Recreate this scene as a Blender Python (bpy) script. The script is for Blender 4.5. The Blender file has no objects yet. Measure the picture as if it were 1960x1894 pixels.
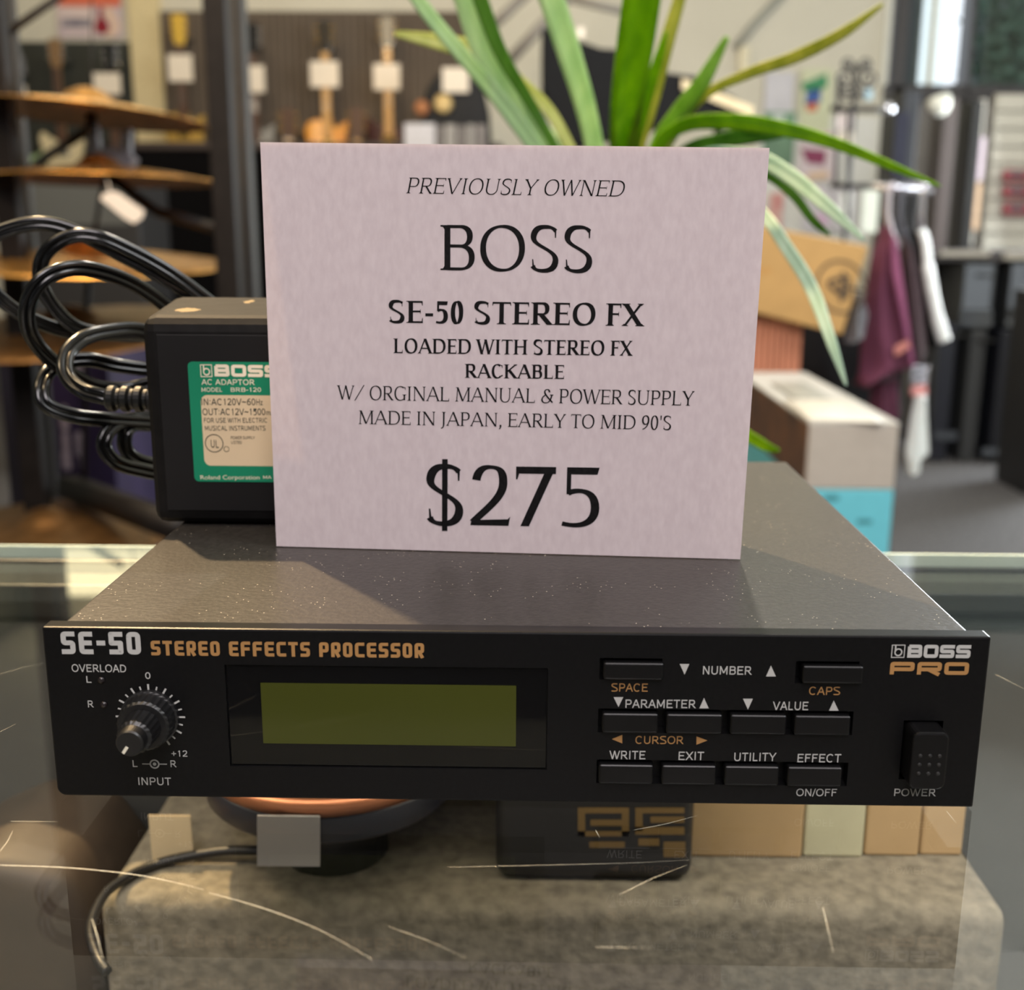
import bpy, bmesh, math, random
from mathutils import Vector, Matrix
random.seed(7)
S=bpy.context.scene
COL=S.collection; PI=math.pi
# ---------------------------------------------------------------- camera
CP=Vector((.0035,-.2466,.1338)); PITCH,YAW,ROLL,FPX=.2323,.0161,.0051,2176.7
CX,CY=980.,947.
_cp,_sp,_cy,_sy=math.cos(PITCH),math.sin(PITCH),math.cos(YAW),math.sin(YAW)
FW=Vector((-_sy*_cp,_cy*_cp,-_sp)); _r=Vector((_cy,_sy,0)); _u=_r.cross(FW)
RT=math.cos(ROLL)*_r+math.sin(ROLL)*_u; UP=-math.sin(ROLL)*_r+math.cos(ROLL)*_u
cam=bpy.data.cameras.new('camera'); camo=bpy.data.objects.new('camera',cam); COL.objects.link(camo)
camo.matrix_world=Matrix(((RT.x,UP.x,-FW.x,CP.x),(RT.y,UP.y,-FW.y,CP.y),(RT.z,UP.z,-FW.z,CP.z),(0,0,0,1)))
cam.sensor_fit='HORIZONTAL'; cam.sensor_width=36; cam.lens=FPX*36/1960; cam.clip_start=.01; cam.clip_end=80
cam.dof.use_dof=True; cam.dof.focus_distance=.288; cam.dof.aperture_fstop=cam.lens/1000/.0030; cam.dof.aperture_blades=0
S.camera=camo
S.view_settings.view_transform='Standard'; S.view_settings.look='None'; S.view_settings.exposure=0.0; S.view_settings.gamma=1
S.view_settings.use_curve_mapping=False
S.cycles.use_denoising=True; S.cycles.max_bounces=10; S.cycles.transparent_max_bounces=16; S.cycles.caustics_reflective=False; S.cycles.caustics_refractive=False
S.cycles.sample_clamp_indirect=6
# ---------------------------------------------------------------- light
W=bpy.data.worlds.new('daylight'); S.world=W; W.use_nodes=True
W.node_tree.nodes['Background'].inputs[0].default_value=(.86,.93,1,1); W.node_tree.nodes['Background'].inputs[1].default_value=1.6
def lamp(name,kind,loc,target,power,color,size=.1,size_y=None,angle=None,blend=.5):
    l=bpy.data.lights.new(name,kind); l.energy=power; l.color=color
    if kind=='AREA':
        l.size=size
        if size_y: l.shape='RECTANGLE'; l.size_y=size_y
    else: l.shadow_soft_size=size
    if kind=='SPOT': l.spot_size=math.radians(angle or 50); l.spot_blend=blend
    o=bpy.data.objects.new(name,l); COL.objects.link(o); o.location=loc
    d=Vector(target)-Vector(loc); o.rotation_euler=d.to_track_quat('-Z','Y').to_euler(); return o
WARM=(1,.70,.38)
lamp('front_ceiling_light','AREA',(.1,-1.5,1.9),(0,.06,.1),70,(1,.92,.93),1.3)
lamp('warm_track_spot','SPOT',(-.87,1.20,1.97),(0,.08,.04),540,WARM,.03,angle=40)
lamp('neutral_track_spot','SPOT',(.22,1.55,1.97),(.02,.05,.04),115,(1,.9,.75),.03,angle=40)
lamp('cymbal_spot','SPOT',(-.5,.9,1.97),(-.85,2.0,.2),120,WARM,.04,angle=60)
lamp('guitar_wall_light','AREA',(-1.2,4.6,2.35),(-1.1,7.2,.9),19,(1,.80,.54),1.6,.4)
lamp('guitar_wall_spot','SPOT',(-.9,5.0,2.3),(-.95,7.2,.62),40,WARM,.05,angle=24,blend=.8)
lamp('middle_ceiling_light','AREA',(1.1,1.75,2.15),(1.1,3.2,.3),30,(.95,.98,1),1.4)
lamp('left_ceiling_light','AREA',(-1.2,1.7,2.15),(-1.2,2.6,0),26,(1,.8,.52),1.0)
lamp('window_daylight','AREA',(3.2,5.4,.3),(1.0,2.0,0),150,(.88,.95,1),1.2)
lamp('ceiling_fill_right','AREA',(2.2,2.2,.9),(.9,3.4,2.6),80,(.92,.97,1),1.2)  # added fill without a fixture, lifts the ceiling mirrored in the glass
lamp('ceiling_fill_left','AREA',(-2.4,2.2,.9),(-.9,3.4,2.6),26,(1,.86,.66),1.2)  # warmer added fill for the left half of the ceiling
lamp('case_tube_light','AREA',(0,-.41,-.014),(0,.15,-.1),.26,(.95,.97,1),1.2,.02)
lamp('case_fill_light','AREA',(0,.095,-.013),(0,.14,-.1),.36,(1,.88,.70),.9,.01)  # hidden fill under the glass, added to brighten the riser top
lamp('front_right_fill','AREA',(1.5,-.5,2.1),(1.2,2.8,-.2),46,(.97,.98,1),.9)  # added fill that brightens the box fronts at the right
lamp('front_left_fill','AREA',(-1.3,-.2,2.1),(-.9,2.2,.2),26,(1,.76,.46),.5)  # added warm fill that gilds the cymbals and cord
# ---------------------------------------------------------------- helpers
def ray(px,py): return FW+RT*((px-CX)/FPX)-UP*((py-CY)/FPX)
def aty(px,py,y): d=ray(px,py); return CP+d*((y-CP.y)/d.y)
def atz(px,py,z): d=ray(px,py); return CP+d*((z-CP.z)/d.z)
def atp(px,py,p0,n): d=ray(px,py); return CP+d*((Vector(p0)-CP).dot(n)/d.dot(n))
def ppm(y): return FPX/((y-CP.y)*_cp+.0)          # pixels per metre near the horizon at distance y
# ---------------------------------------------------------------- lettering
def bez(p0,p1,p2,p3,n=14):
    out=[]
    for i in range(n+1):
        t=i/n;u=1-t
        out.append((u**3*p0[0]+3*u*u*t*p1[0]+3*u*t*t*p2[0]+t**3*p3[0],u**3*p0[1]+3*u*u*t*p1[1]+3*u*t*t*p2[1]+t**3*p3[1]))
    return out
def arc(cx,cy,rx,ry,a0,a1,n=26,e=2.15):
    o=[]
    for i in range(n+1):
        a=math.radians(a0+(a1-a0)*i/n);c,s=math.cos(a),math.sin(a)
        o.append((cx+rx*math.copysign(abs(c)**(2/e),c),cy+ry*math.copysign(abs(s)**(2/e),s)))
    return o
def ribbon(pts,wf):
    """flat stroke of varying width along pts -> list of quads; wf(dx,dy,t) is the full width."""
    q=[pts[0]]
    for p in pts[1:]:
        if math.hypot(p[0]-q[-1][0],p[1]-q[-1][1])>1e-4: q.append(p)
    pts=q; n=len(pts); L=[];R_=[]
    for i,p in enumerate(pts):
        a=pts[max(i-1,0)]; b=pts[min(i+1,n-1)]
        dx,dy=b[0]-a[0],b[1]-a[1]; l=math.hypot(dx,dy) or 1; dx/=l;dy/=l
        w=wf(dx,dy,i/(n-1))/2
        if 0<i<n-1:                       # mitre
            ux,uy=p[0]-a[0],p[1]-a[1]; m=math.hypot(ux,uy) or 1
            c=abs((ux*dx+uy*dy)/m); w/=max(c,.5)
        L.append((p[0]-dy*w,p[1]+dx*w)); R_.append((p[0]+dy*w,p[1]-dx*w))
    return [[L[i],R_[i],R_[i+1],L[i+1]] for i in range(n-1)]
def nib(st,th,tilt=12):
    k=math.radians(tilt)
    def f(dx,dy,t): return th+(st-th)*abs(math.sin(math.atan2(dy,dx)-k))**1.35
    return f
def const(w): return lambda dx,dy,t:w
PALW=dict(A=778,B=611,C=709,D=774,E=611,F=556,G=763,H=832,I=337,J=333,K=726,L=611,M=946,N=831,O=786,P=604,R=668,S=525,T=613,U=778,V=722,W=1000,X=667,Y=667)
PALB=dict(PALW,B=667,C=722,D=833,H=833,I=389,K=778,O=833,R=722,S=611,T=667)
PALI=dict(PALW,P=611,R=667,E=611,V=722,O=778,U=778,S=556,L=556,W=944,N=778,D=778,Y=667)
HELV=dict(A=667,B=667,C=722,D=722,E=640,F=600,G=778,H=722,I=290,J=500,K=667,L=556,M=833,N=722,O=778,P=650,R=700,S=667,T=611,U=722,V=667,W=944,X=667,Y=667)
def glyph(ch,W,st,th,serif):
    H=700.; P=[]; s=st/2; auto=nib(st,th) if serif else const(st); tt=th/2 if serif else st/2
    sw=44+st*.22; sh=27 if serif else 0
    hb=const(th if serif else st)
    def ser(x,y,up,l=1,r=1,w=st):
        if not serif: return
        d=1 if up else -1; a=w/2
        P.append([(x-a-sw*l,y),(x+a+sw*r,y),(x+a+sw*r,y+d*sh*.8),(x+a+sw*.35*r,y+d*sh),(x+a,y+d*(sh+38)),(x-a,y+d*(sh+38)),(x-a-sw*.35*l,y+d*sh),(x-a-sw*l,y+d*sh*.8)])
    def stem(x,y0=0,y1=H,b=1,t=1,w=st,bl=1,br=1,tl=1,tr=1):
        P.append([(x-w/2,y0),(x+w/2,y0),(x+w/2,y1),(x-w/2,y1)])
        if b: ser(x,y0,1,bl,br,w)
        if t: ser(x,y1,0,tl,tr,w)
    def bar(x0,x1,y,w=None):
        w=w or (th if serif else st); P.append([(x0,y-w/2),(x1,y-w/2),(x1,y+w/2),(x0,y+w/2)])
    def beak(x,y,d,l=90):                 # vertical serif on arms of E F L T
        if serif: P.append([(x-16,y),(x+8,y+d*l),(x+26,y+d*l),(x+26,y-d*0)])
    def diag(x0,y0,x1,y1,w):
        hw=w/2*math.hypot(x1-x0,y1-y0)/abs(y1-y0); P.append([(x0-hw,y0),(x0+hw,y0),(x1+hw,y1),(x1-hw,y1)])
    def go(pts,w=None): P.extend(ribbon(pts,w or auto))
    def bowl(x0,xr,y0,y1,e=2.3):          # right-hand bowl
        ym=(y0+y1)/2; ry=(y1-y0)/2; xm=xr-min(ry*1.05,(xr-x0)*.75)
        go([(x0,y1)]+arc(xm,ym,xr-xm,ry,90,-90,30,e)+[(x0,y0)])
    lx=(92 if serif else 80)+s; rx=W-(92 if serif else 80)-s
    k=st; thin=th*1.25 if serif else st
    ov=10
    if ch=='I': stem(W/2)
    elif ch=='H': stem(lx);stem(rx);bar(lx,rx,365)
    elif ch=='E' or ch=='F' or ch=='L':
        stem(lx,br=.6,tr=.4); xr=W-(48 if serif else 45)
        if ch!='L': bar(lx,xr,H-tt); beak(xr-26,H-2*tt,-1); bar(lx,xr-70,368); 
        if ch!='L' and serif: P.append([(xr-84,300),(xr-66,300),(xr-66,436),(xr-84,436)])
        if ch!='F': bar(lx,xr+(8 if ch=='E' else -10),tt); beak(xr-(18 if ch=='E' else 36),2*tt,1,110)
    elif ch=='T':
        stem(W/2,t=0); bar(30,W-30,H-tt)
        if serif: P.append([(30,H),(20,H-120),(36,H-120),(62,H-th)]); P.append([(W-30,H),(W-20,H-120),(W-36,H-120),(W-62,H-th)])
    elif ch=='D': stem(lx,br=0,tr=0); bowl(lx,W-45-s,tt,H-tt,2.2)
    elif ch=='P': stem(lx,tr=0); bowl(lx,W-42-s,310,H-tt)
    elif ch=='B': stem(lx,br=0,tr=0); bowl(lx,W-74-s,378,H-tt); bowl(lx,W-42-s,tt,378)
    elif ch=='R':
        stem(lx,tr=0); bowl(lx,W-100-s,330,H-tt); diag(W-35-(sw*.6 if serif else 25),0,W*.46,345,k)
        if serif: ser(W-50-sw*.6,0,1,.2,.8,k*.9)
    elif ch=='K':
        stem(lx); diag(lx,300,W-95-(0 if serif else -15),H,thin); diag(W-60-(sw*.4),0,lx+135,425,k)
        if serif: ser(W-95,H,0,1,.8,thin); ser(W-62-sw*.4,0,1,.5,1,k*.8)
    elif ch=='A':
        diag(58 if serif else 45,0,W/2-(8 if serif else 0),H,thin); diag(W-72 if serif else W-45,0,W/2-(8 if serif else 0),H+(8 if serif else 0),k); bar(W*.24,W*.76,245)
        if serif: ser(58,0,1,.7,1,thin); ser(W-80,0,1,.8,.7,k)
    elif ch=='V':
        diag(70 if serif else 45,H,W/2,0,k); diag(W-62 if serif else W-45,H,W/2+(6 if serif else 0),-4,thin)
        if serif: ser(72,H,0,.8,.9,k); ser(W-62,H,0,1,.7,thin)
    elif ch=='W':
        a=.30*W;b=.70*W; diag(62 if serif else 45,H,a,0,k); diag(W/2-8,H,a+6,0,thin); diag(W/2-8,H,b,0,k); diag(W-58 if serif else W-45,H,b+6,0,thin)
        if serif: ser(64,H,0,.7,.9,k); ser(W-58,H,0,1,.6,thin)
    elif ch=='X':
        diag(88 if serif else 60,H,W-88 if serif else W-60,0,k); diag(70 if serif else 60,0,W-80 if serif else W-60,H,thin)
        if serif: ser(92,H,0,.8,.9,k*1.05); ser(W-90,0,1,.9,.8,k*1.05); ser(70,0,1,.7,1,thin); ser(W-80,H,0,1,.7,thin)
    elif ch=='Y':
        stem(W/2,0,320,t=0); diag(66 if serif else 45,H,W/2,300,k); diag(W-62 if serif else W-45,H,W/2+8,300,thin)
        if serif: ser(68,H,0,.8,.9,k); ser(W-62,H,0,1,.7,thin)
    elif ch=='N':
        stem(lx,w=thin,tl=1,tr=0); stem(rx,w=thin,b=0 if serif else 1); diag(lx+4,H,rx-(6 if serif else 0),0,k)
    elif ch=='M':
        a=lx+6;b=rx-6
        diag(a-20 if serif else a,0,a+(18 if serif else 0),H,thin) if serif else stem(lx)
        stem(b+(8 if serif else 0)); diag(a+18 if serif else lx,H,W/2,(20 if serif else 120),k); diag(b if serif else rx,H,W/2,(20 if serif else 120),thin)
        if serif: ser(a-20,0,1,1,1,thin); ser(a+4,H,0,.9,0,thin)
    elif ch=='O': go(arc(W/2,H/2,W/2-42-s,H/2-tt+ov,90,450,60))
    elif ch in 'CG':
        rxx=(W-95)/2-s+12; cx=45+s+rxx; g=arc(cx,H/2,rxx,H/2-tt+ov,52 if serif else 40,310 if ch=='C' else 298,44); go(g)
        if serif: P.append([(cx+rxx*.55,H-15),(W-62,H+6-60),(W-62,H-190),(W-80,H-190),(W-100,H-110)])
        if ch=='G': stem(W-78-s,20 if serif else 0,300,b=0,t=1 if serif else 0); go([g[-1],(W-78-s,70)]) if serif else bar(cx+20,W-78,315)
        elif serif: go([g[-1],(W-42,150)],const(th))
    elif ch=='J':
        if W<420: stem(W/2+10,60,H,b=0); go(bez((W/2+10,80),(W/2+10,-60),(W/2-70,-150),(20,-130)),lambda dx,dy,t:st*(1-t)+th*t)
        else: stem(W-90,200,H); go(arc(W/2-10,200,W/2-80,200-tt,0,-180))
    elif ch=='U':
        r=(rx-lx)/2; stem(lx,250,H,b=0); stem(rx,250,H,b=0,w=thin)
        go(arc((lx+rx)/2,250,r,250-tt+ov,180,360,30),(lambda dx,dy,t:(st*(1-t)+thin*t)*(abs(dy)**1.2)+th*(1-abs(dy)**1.2)) if serif else None)
    elif ch=='S' or ch=='$':
        a=52+s*.8;b=W-52-s*.8; T=H-tt+ov; B_=tt-ov; cx=W/2
        p=bez((b-6,H-72),(b-60,T+6),(cx+40,T),(cx,T))+bez((cx,T),(a+30,T),(a,H-110),(a,525))+bez((a,525),(a,385),(b,345),(b,180))+bez((b,180),(b,60),(b-80,B_),(cx-20,B_))+bez((cx-20,B_),(a+60,B_),(a+14,36),(a-6,84))
        go(p,nib(st*1.03,th*1.12,-22) if serif else None)
        if serif:
            P.append([(b-24,H-56),(b+5,H-62),(b+1,H-178),(b-15,H-178)]); P.append([(a-17,190),(a-1,190),(a+16,72),(a-13,66)])
        if ch=='$': P.append([(cx-th*.75,-75),(cx+th*.75,-75),(cx+th*.75,H+75),(cx-th*.75,H+75)])
    elif ch=='0': go(arc(W/2,H/2,W/2-40-s,H/2-tt+ov,90,450,54))
    elif ch=='1':
        stem(W/2+20,t=0); P.append([(W/2+20-s,H),(W/2+20+s,H),(W/2+20-s,H-140),(W/2-130,H-190),(W/2-130,H-150)])
    elif ch=='2':
        r=W/2-45-s
        p=bez((52+s,H-165),(70+s,H-20),(W/2-40,H-tt+ov),(W/2,H-tt+ov))+bez((W/2,H-tt+ov),(W-70-s,H-tt+ov),(W-58-s,H-100),(W-58-s,505))+bez((W-58-s,505),(W-58-s,330),(200,190),(60,tt+12))
        go(p,nib(st,th,-8) if serif else None); P.append([(36,0),(W-40,0),(W-22 if serif else W-40,110 if serif else st),(W-50,th*1.9 if serif else st),(48,th*1.5 if serif else st)])
    elif ch=='3':
        go(bez((60+s,H-110),(100,H-tt+ov),(W/2-40,H-tt+ov),(W/2,H-tt+ov))+bez((W/2,H-tt+ov),(W-60-s,H-tt+ov),(W-90-s,375),(W/2-30,375)))
        go(bez((W/2-30,375),(W-60,375),(W-30-s,250),(W-50-s,190))+bez((W-50-s,190),(W-60-s,40),(W/2,tt-ov),(50,70)))
    elif ch=='5':
        y=400; go(bez((110,y),(180,440),(W-45-s,470),(W-45-s,225))+bez((W-45-s,225),(W-45-s,40),(240,-10),(30+th*.5,40)),nib(st,th*1.2,-6) if serif else None)
        P.append([(92,H),(W-55,H),(W-75 if serif else W-55,H-max(th*2.0,st*.8)),(92,H-max(th*2.0,st*.8))])
        P.append([(92,H),(92+(th*1.15 if serif else st),H),(92+(th*1.15 if serif else st),y-15),(92,y-15)])
    elif ch=='6': go(arc(W/2,225,W/2-45-s,225-tt+ov,0,360,44)); go(bez((45+s,225),(45+s,500),(180,640),(W-90,H-20)))
    elif ch=='7':
        hb_=max(th*2.0,st*.8); P.append([(35,H),(W-28,H),(W-28,H-hb_),(35,H-hb_)]); 
        if serif: P.append([(35,H),(35,H-150),(52,H-150),(70,H-hb_)])
        diag(W*.28,0,W-28-s*1.15,H-10,st*.95)
    elif ch=='9': go(arc(W/2,H-225,W/2-42-s,225-tt+ov,0,360,44)); go(bez((W-42-s,H-225),(W-42-s,250),(300,60),(90,10)),lambda dx,dy,t:st*(1-t)+th*t)
    elif ch=='&':
        go(bez((500,H-170),(520,H+6),(230,H+6),(235,H-170))+bez((235,H-170),(240,420),(500,200),(700,30)),nib(st,th,10))
        go(bez((330,400),(20,330),(10,-6),(300,tt-ov))+bez((300,tt-ov),(520,0),(610,200),(640,390)),nib(st,th,8)); bar(540,730,395,th*1.2)
    elif ch==',': go(bez((130,70),(160,20),(120,-80),(60,-120)),lambda dx,dy,t:st*1.1*(1-t)+th*t); P.append([(75,0),(160,0),(170,95),(85,95)])
    elif ch=="'": P.append([(W/2-st*.45,H+10),(W/2+st*.45,H+10),(W/2+st*.2,H-220),(W/2-st*.2,H-220)])
    elif ch=='.': P.append([(W/2-s,0),(W/2+s,0),(W/2+s,st),(W/2-s,st)])
    elif ch==':':
        for y in (60,430): P.append([(W/2-s,y),(W/2+s,y),(W/2+s,y+st),(W/2-s,y+st)])
    elif ch=='/': diag(40,-40,W-30,H+30,th*1.2 if serif else st*.9)
    elif ch=='-': bar(35,W-35,265,max(th*1.6,st*.65) if serif else st)
    elif ch=='+': bar(50,W-50,330); P.append([(W/2-s,330-W/2+50),(W/2+s,330-W/2+50),(W/2+s,330+W/2-50),(W/2-s,330+W/2-50)])
    elif ch=='~': go(bez((40,300),(180,480),(W-200,200),(W-40,380)),const(st))
    return P
def line_polys(text,style):
    """polygons of a line of capitals in font units (cap height 700), starting at x=0; returns (polys,width)."""
    tab,st,th,serif,track,sl=dict(pal=(PALW,93,41,True,0,0),palb=(PALB,148,56,True,6,0),pali=(PALI,74,36,True,12,.21),helv=(HELV,78,78,False,18,0),helvm=(HELV,96,96,False,14,0))[style]
    x=0;out=[]
    for ch in text:
        if ch==' ': x+=270+track; continue
        W=tab.get(ch) or {',':250,"'":208,'/':606 if serif else 300,'-':333,'&':778,'.':250,':':278,'+':584,'~':600}.get(ch,500 if serif else 556)
        for p in glyph(ch,W,st,th,serif): out.append([(x+a+sl*b,b) for a,b in p])
        x+=W+track
    return out,x
def rounded(pts,r,closed=False,n=5):
    o=[];m=len(pts)
    for i,p in enumerate(pts):
        if not closed and i in (0,m-1): o.append(p); continue
        a=pts[i-1];b=pts[(i+1)%m]
        la=math.dist(a,p);lb=math.dist(b,p);q=min(r,la/2,lb/2)
        s0=(p[0]+(a[0]-p[0])*q/la,p[1]+(a[1]-p[1])*q/la);s1=(p[0]+(b[0]-p[0])*q/lb,p[1]+(b[1]-p[1])*q/lb)
        for j in range(n+1):
            t=j/n;o.append(((1-t)**2*s0[0]+2*t*(1-t)*p[0]+t*t*s1[0],(1-t)**2*s0[1]+2*t*(1-t)*p[1]+t*t*s1[1]))
    if closed: o.append(o[0])
    return o
def techno(text,w=.6,st=.2,gap=.16,sp=.4,logo=False):
    """heavy square lettering, cap height 1."""
    x=0;out=[];h=st/2
    for ch in text:
        if ch==' ': x+=sp; continue
        ww=w*(.62 if ch=='-' else 1); a=x+h;b=x+ww-h;T=1-h;M=.5;B=h
        def go(p,closed=False,r=.09): out.extend(ribbon(rounded(p,r,closed),const(st)))
        if ch=='S': go([(b+h,T),(a,T),(a,M),(b,M),(b,B),(a-h,B)])
        elif ch=='5': go([(b+h,T),(a,T),(a,M),(b,M),(b,B),(a-h,B)],r=.006)
        elif ch=='E': go([(b+h,T),(a,T),(a,B),(b+h,B)]); go([(a,M),(b+h*.6,M)])
        elif ch=='F': go([(b+h,T),(a,T),(a,0)]); go([(a,M),(b+h*.6,M)])
        elif ch=='T': go([(a-h,T),(b+h,T)]); go([((a+b)/2,T),((a+b)/2,0)])
        elif ch=='C': go([(b+h,T),(a,T),(a,B),(b+h,B)],r=.14)
        elif ch in '0OD': go([(a,T),(b,T),(b,B),(a,B)],True,.13)
        elif ch=='P': go([(a,0),(a,T),(b,T),(b,.42),(a,.42)])
        elif ch=='R': go([(a,0),(a,T),(b,T),(b,.42),(a,.42)]); go([(a+(b-a)*.45,.42),(b+.01,0)])
        elif ch=='B':
            go([(a-h*.2,T),(b-.02,T),(b-.02,M)]); go([(a,M),(b,M),(b,B),(a-h,B)]) ; go([(a,T),(a,B)])
        elif ch=='-': out.append([(x,M-h),(x+ww,M-h),(x+ww,M+h),(x,M+h)])
        x+=ww+gap
    return out,x-gap
# ---------------------------------------------------------------- materials
MATS={}
def mat(name,c,rough=.5,metal=0,noise=.08,scale=40,bump=0,c2=None,coat=0,coatr=.05,trans=0,emit=0,spec=.5,detail=3,stretch=None,subs=0):
    if name in MATS: return MATS[name]
    m=bpy.data.materials.new(name); m.use_nodes=True; t=m.node_tree; b=t.nodes['Principled BSDF']; L=t.links
    tc=t.nodes.new('ShaderNodeTexCoord'); mp=t.nodes.new('ShaderNodeMapping'); L.new(tc.outputs['Object'],mp.inputs[0])
    if stretch: mp.inputs['Scale'].default_value=stretch
    n=t.nodes.new('ShaderNodeTexNoise'); n.inputs['Scale'].default_value=scale; n.inputs['Detail'].default_value=detail; L.new(mp.outputs[0],n.inputs['Vector'])
    r=t.nodes.new('ShaderNodeValToRGB'); r.color_ramp.elements[0].position=.3; r.color_ramp.elements[1].position=.7
    d=c2 or tuple(min(1,x*(1+noise)+noise*.01) for x in c); e=c if c2 else tuple(x*(1-noise) for x in c)
    r.color_ramp.elements[0].color=(*e,1); r.color_ramp.elements[1].color=(*d,1)
    L.new(n.outputs['Fac'],r.inputs[0]); L.new(r.outputs[0],b.inputs['Base Color'])
    b.inputs['Roughness'].default_value=rough; b.inputs['Metallic'].default_value=metal; b.inputs['Specular IOR Level'].default_value=spec
    if coat: b.inputs['Coat Weight'].default_value=coat; b.inputs['Coat Roughness'].default_value=coatr
    if trans: b.inputs['Transmission Weight'].default_value=trans
    if subs: b.inputs['Subsurface Weight'].default_value=subs
    if emit: L.new(r.outputs[0],b.inputs['Emission Color']); b.inputs['Emission Strength'].default_value=emit
    if bump:
        bp=t.nodes.new('ShaderNodeBump'); bp.inputs['Strength'].default_value=bump; bp.inputs['Distance'].default_value=.002; L.new(n.outputs['Fac'],bp.inputs['Height']); L.new(bp.outputs[0],b.inputs['Normal'])
    MATS[name]=m; return m
def rgb(r,g,b):
    f=lambda v:(v/255/12.92 if v<=10 else ((v/255+.055)/1.055)**2.4); return (f(r),f(g),f(b))
def glass_mat(name,tint,ior=1.5,extra=0,rough=0):
    m=bpy.data.materials.new(name); m.use_nodes=True; t=m.node_tree; t.nodes.clear(); L=t.links
    o=t.nodes.new('ShaderNodeOutputMaterial'); mx=t.nodes.new('ShaderNodeMixShader'); tr=t.nodes.new('ShaderNodeBsdfTransparent'); g=t.nodes.new('ShaderNodeBsdfGlossy'); lw=t.nodes.new('ShaderNodeLayerWeight'); lw.inputs[0].default_value=.5; f=t.nodes.new('ShaderNodeMath'); f.operation='POWER'; f.inputs[1].default_value=5; L.new(lw.outputs['Facing'],f.inputs[0]); f0=((ior-1)/(ior+1))**2; sc_=t.nodes.new('ShaderNodeMath'); sc_.operation='MULTIPLY_ADD'; sc_.inputs[1].default_value=1-f0; sc_.inputs[2].default_value=f0; L.new(f.outputs[0],sc_.inputs[0]); f=sc_
    g.inputs['Roughness'].default_value=rough; L.new(tr.outputs[0],mx.inputs[1]); L.new(g.outputs[0],mx.inputs[2]); L.new(mx.outputs[0],o.inputs[0])
    nz=t.nodes.new('ShaderNodeTexNoise'); nz.inputs['Scale'].default_value=9; rp=t.nodes.new('ShaderNodeMapRange'); rp.inputs[3].default_value=.96; rp.inputs[4].default_value=1.0; L.new(nz.outputs['Fac'],rp.inputs[0])
    mm=t.nodes.new('ShaderNodeMix'); mm.data_type='RGBA'; mm.inputs[6].default_value=(0,0,0,1); mm.inputs[7].default_value=(*tint,1); L.new(rp.outputs[0],mm.inputs[0]); L.new(mm.outputs[2],tr.inputs[0])
    ab=t.nodes.new('ShaderNodeMath'); ab.operation='ADD'; ab.inputs[1].default_value=extra; L.new(f.outputs[0],ab.inputs[0]); L.new(ab.outputs[0],mx.inputs[0])
    return m
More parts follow.
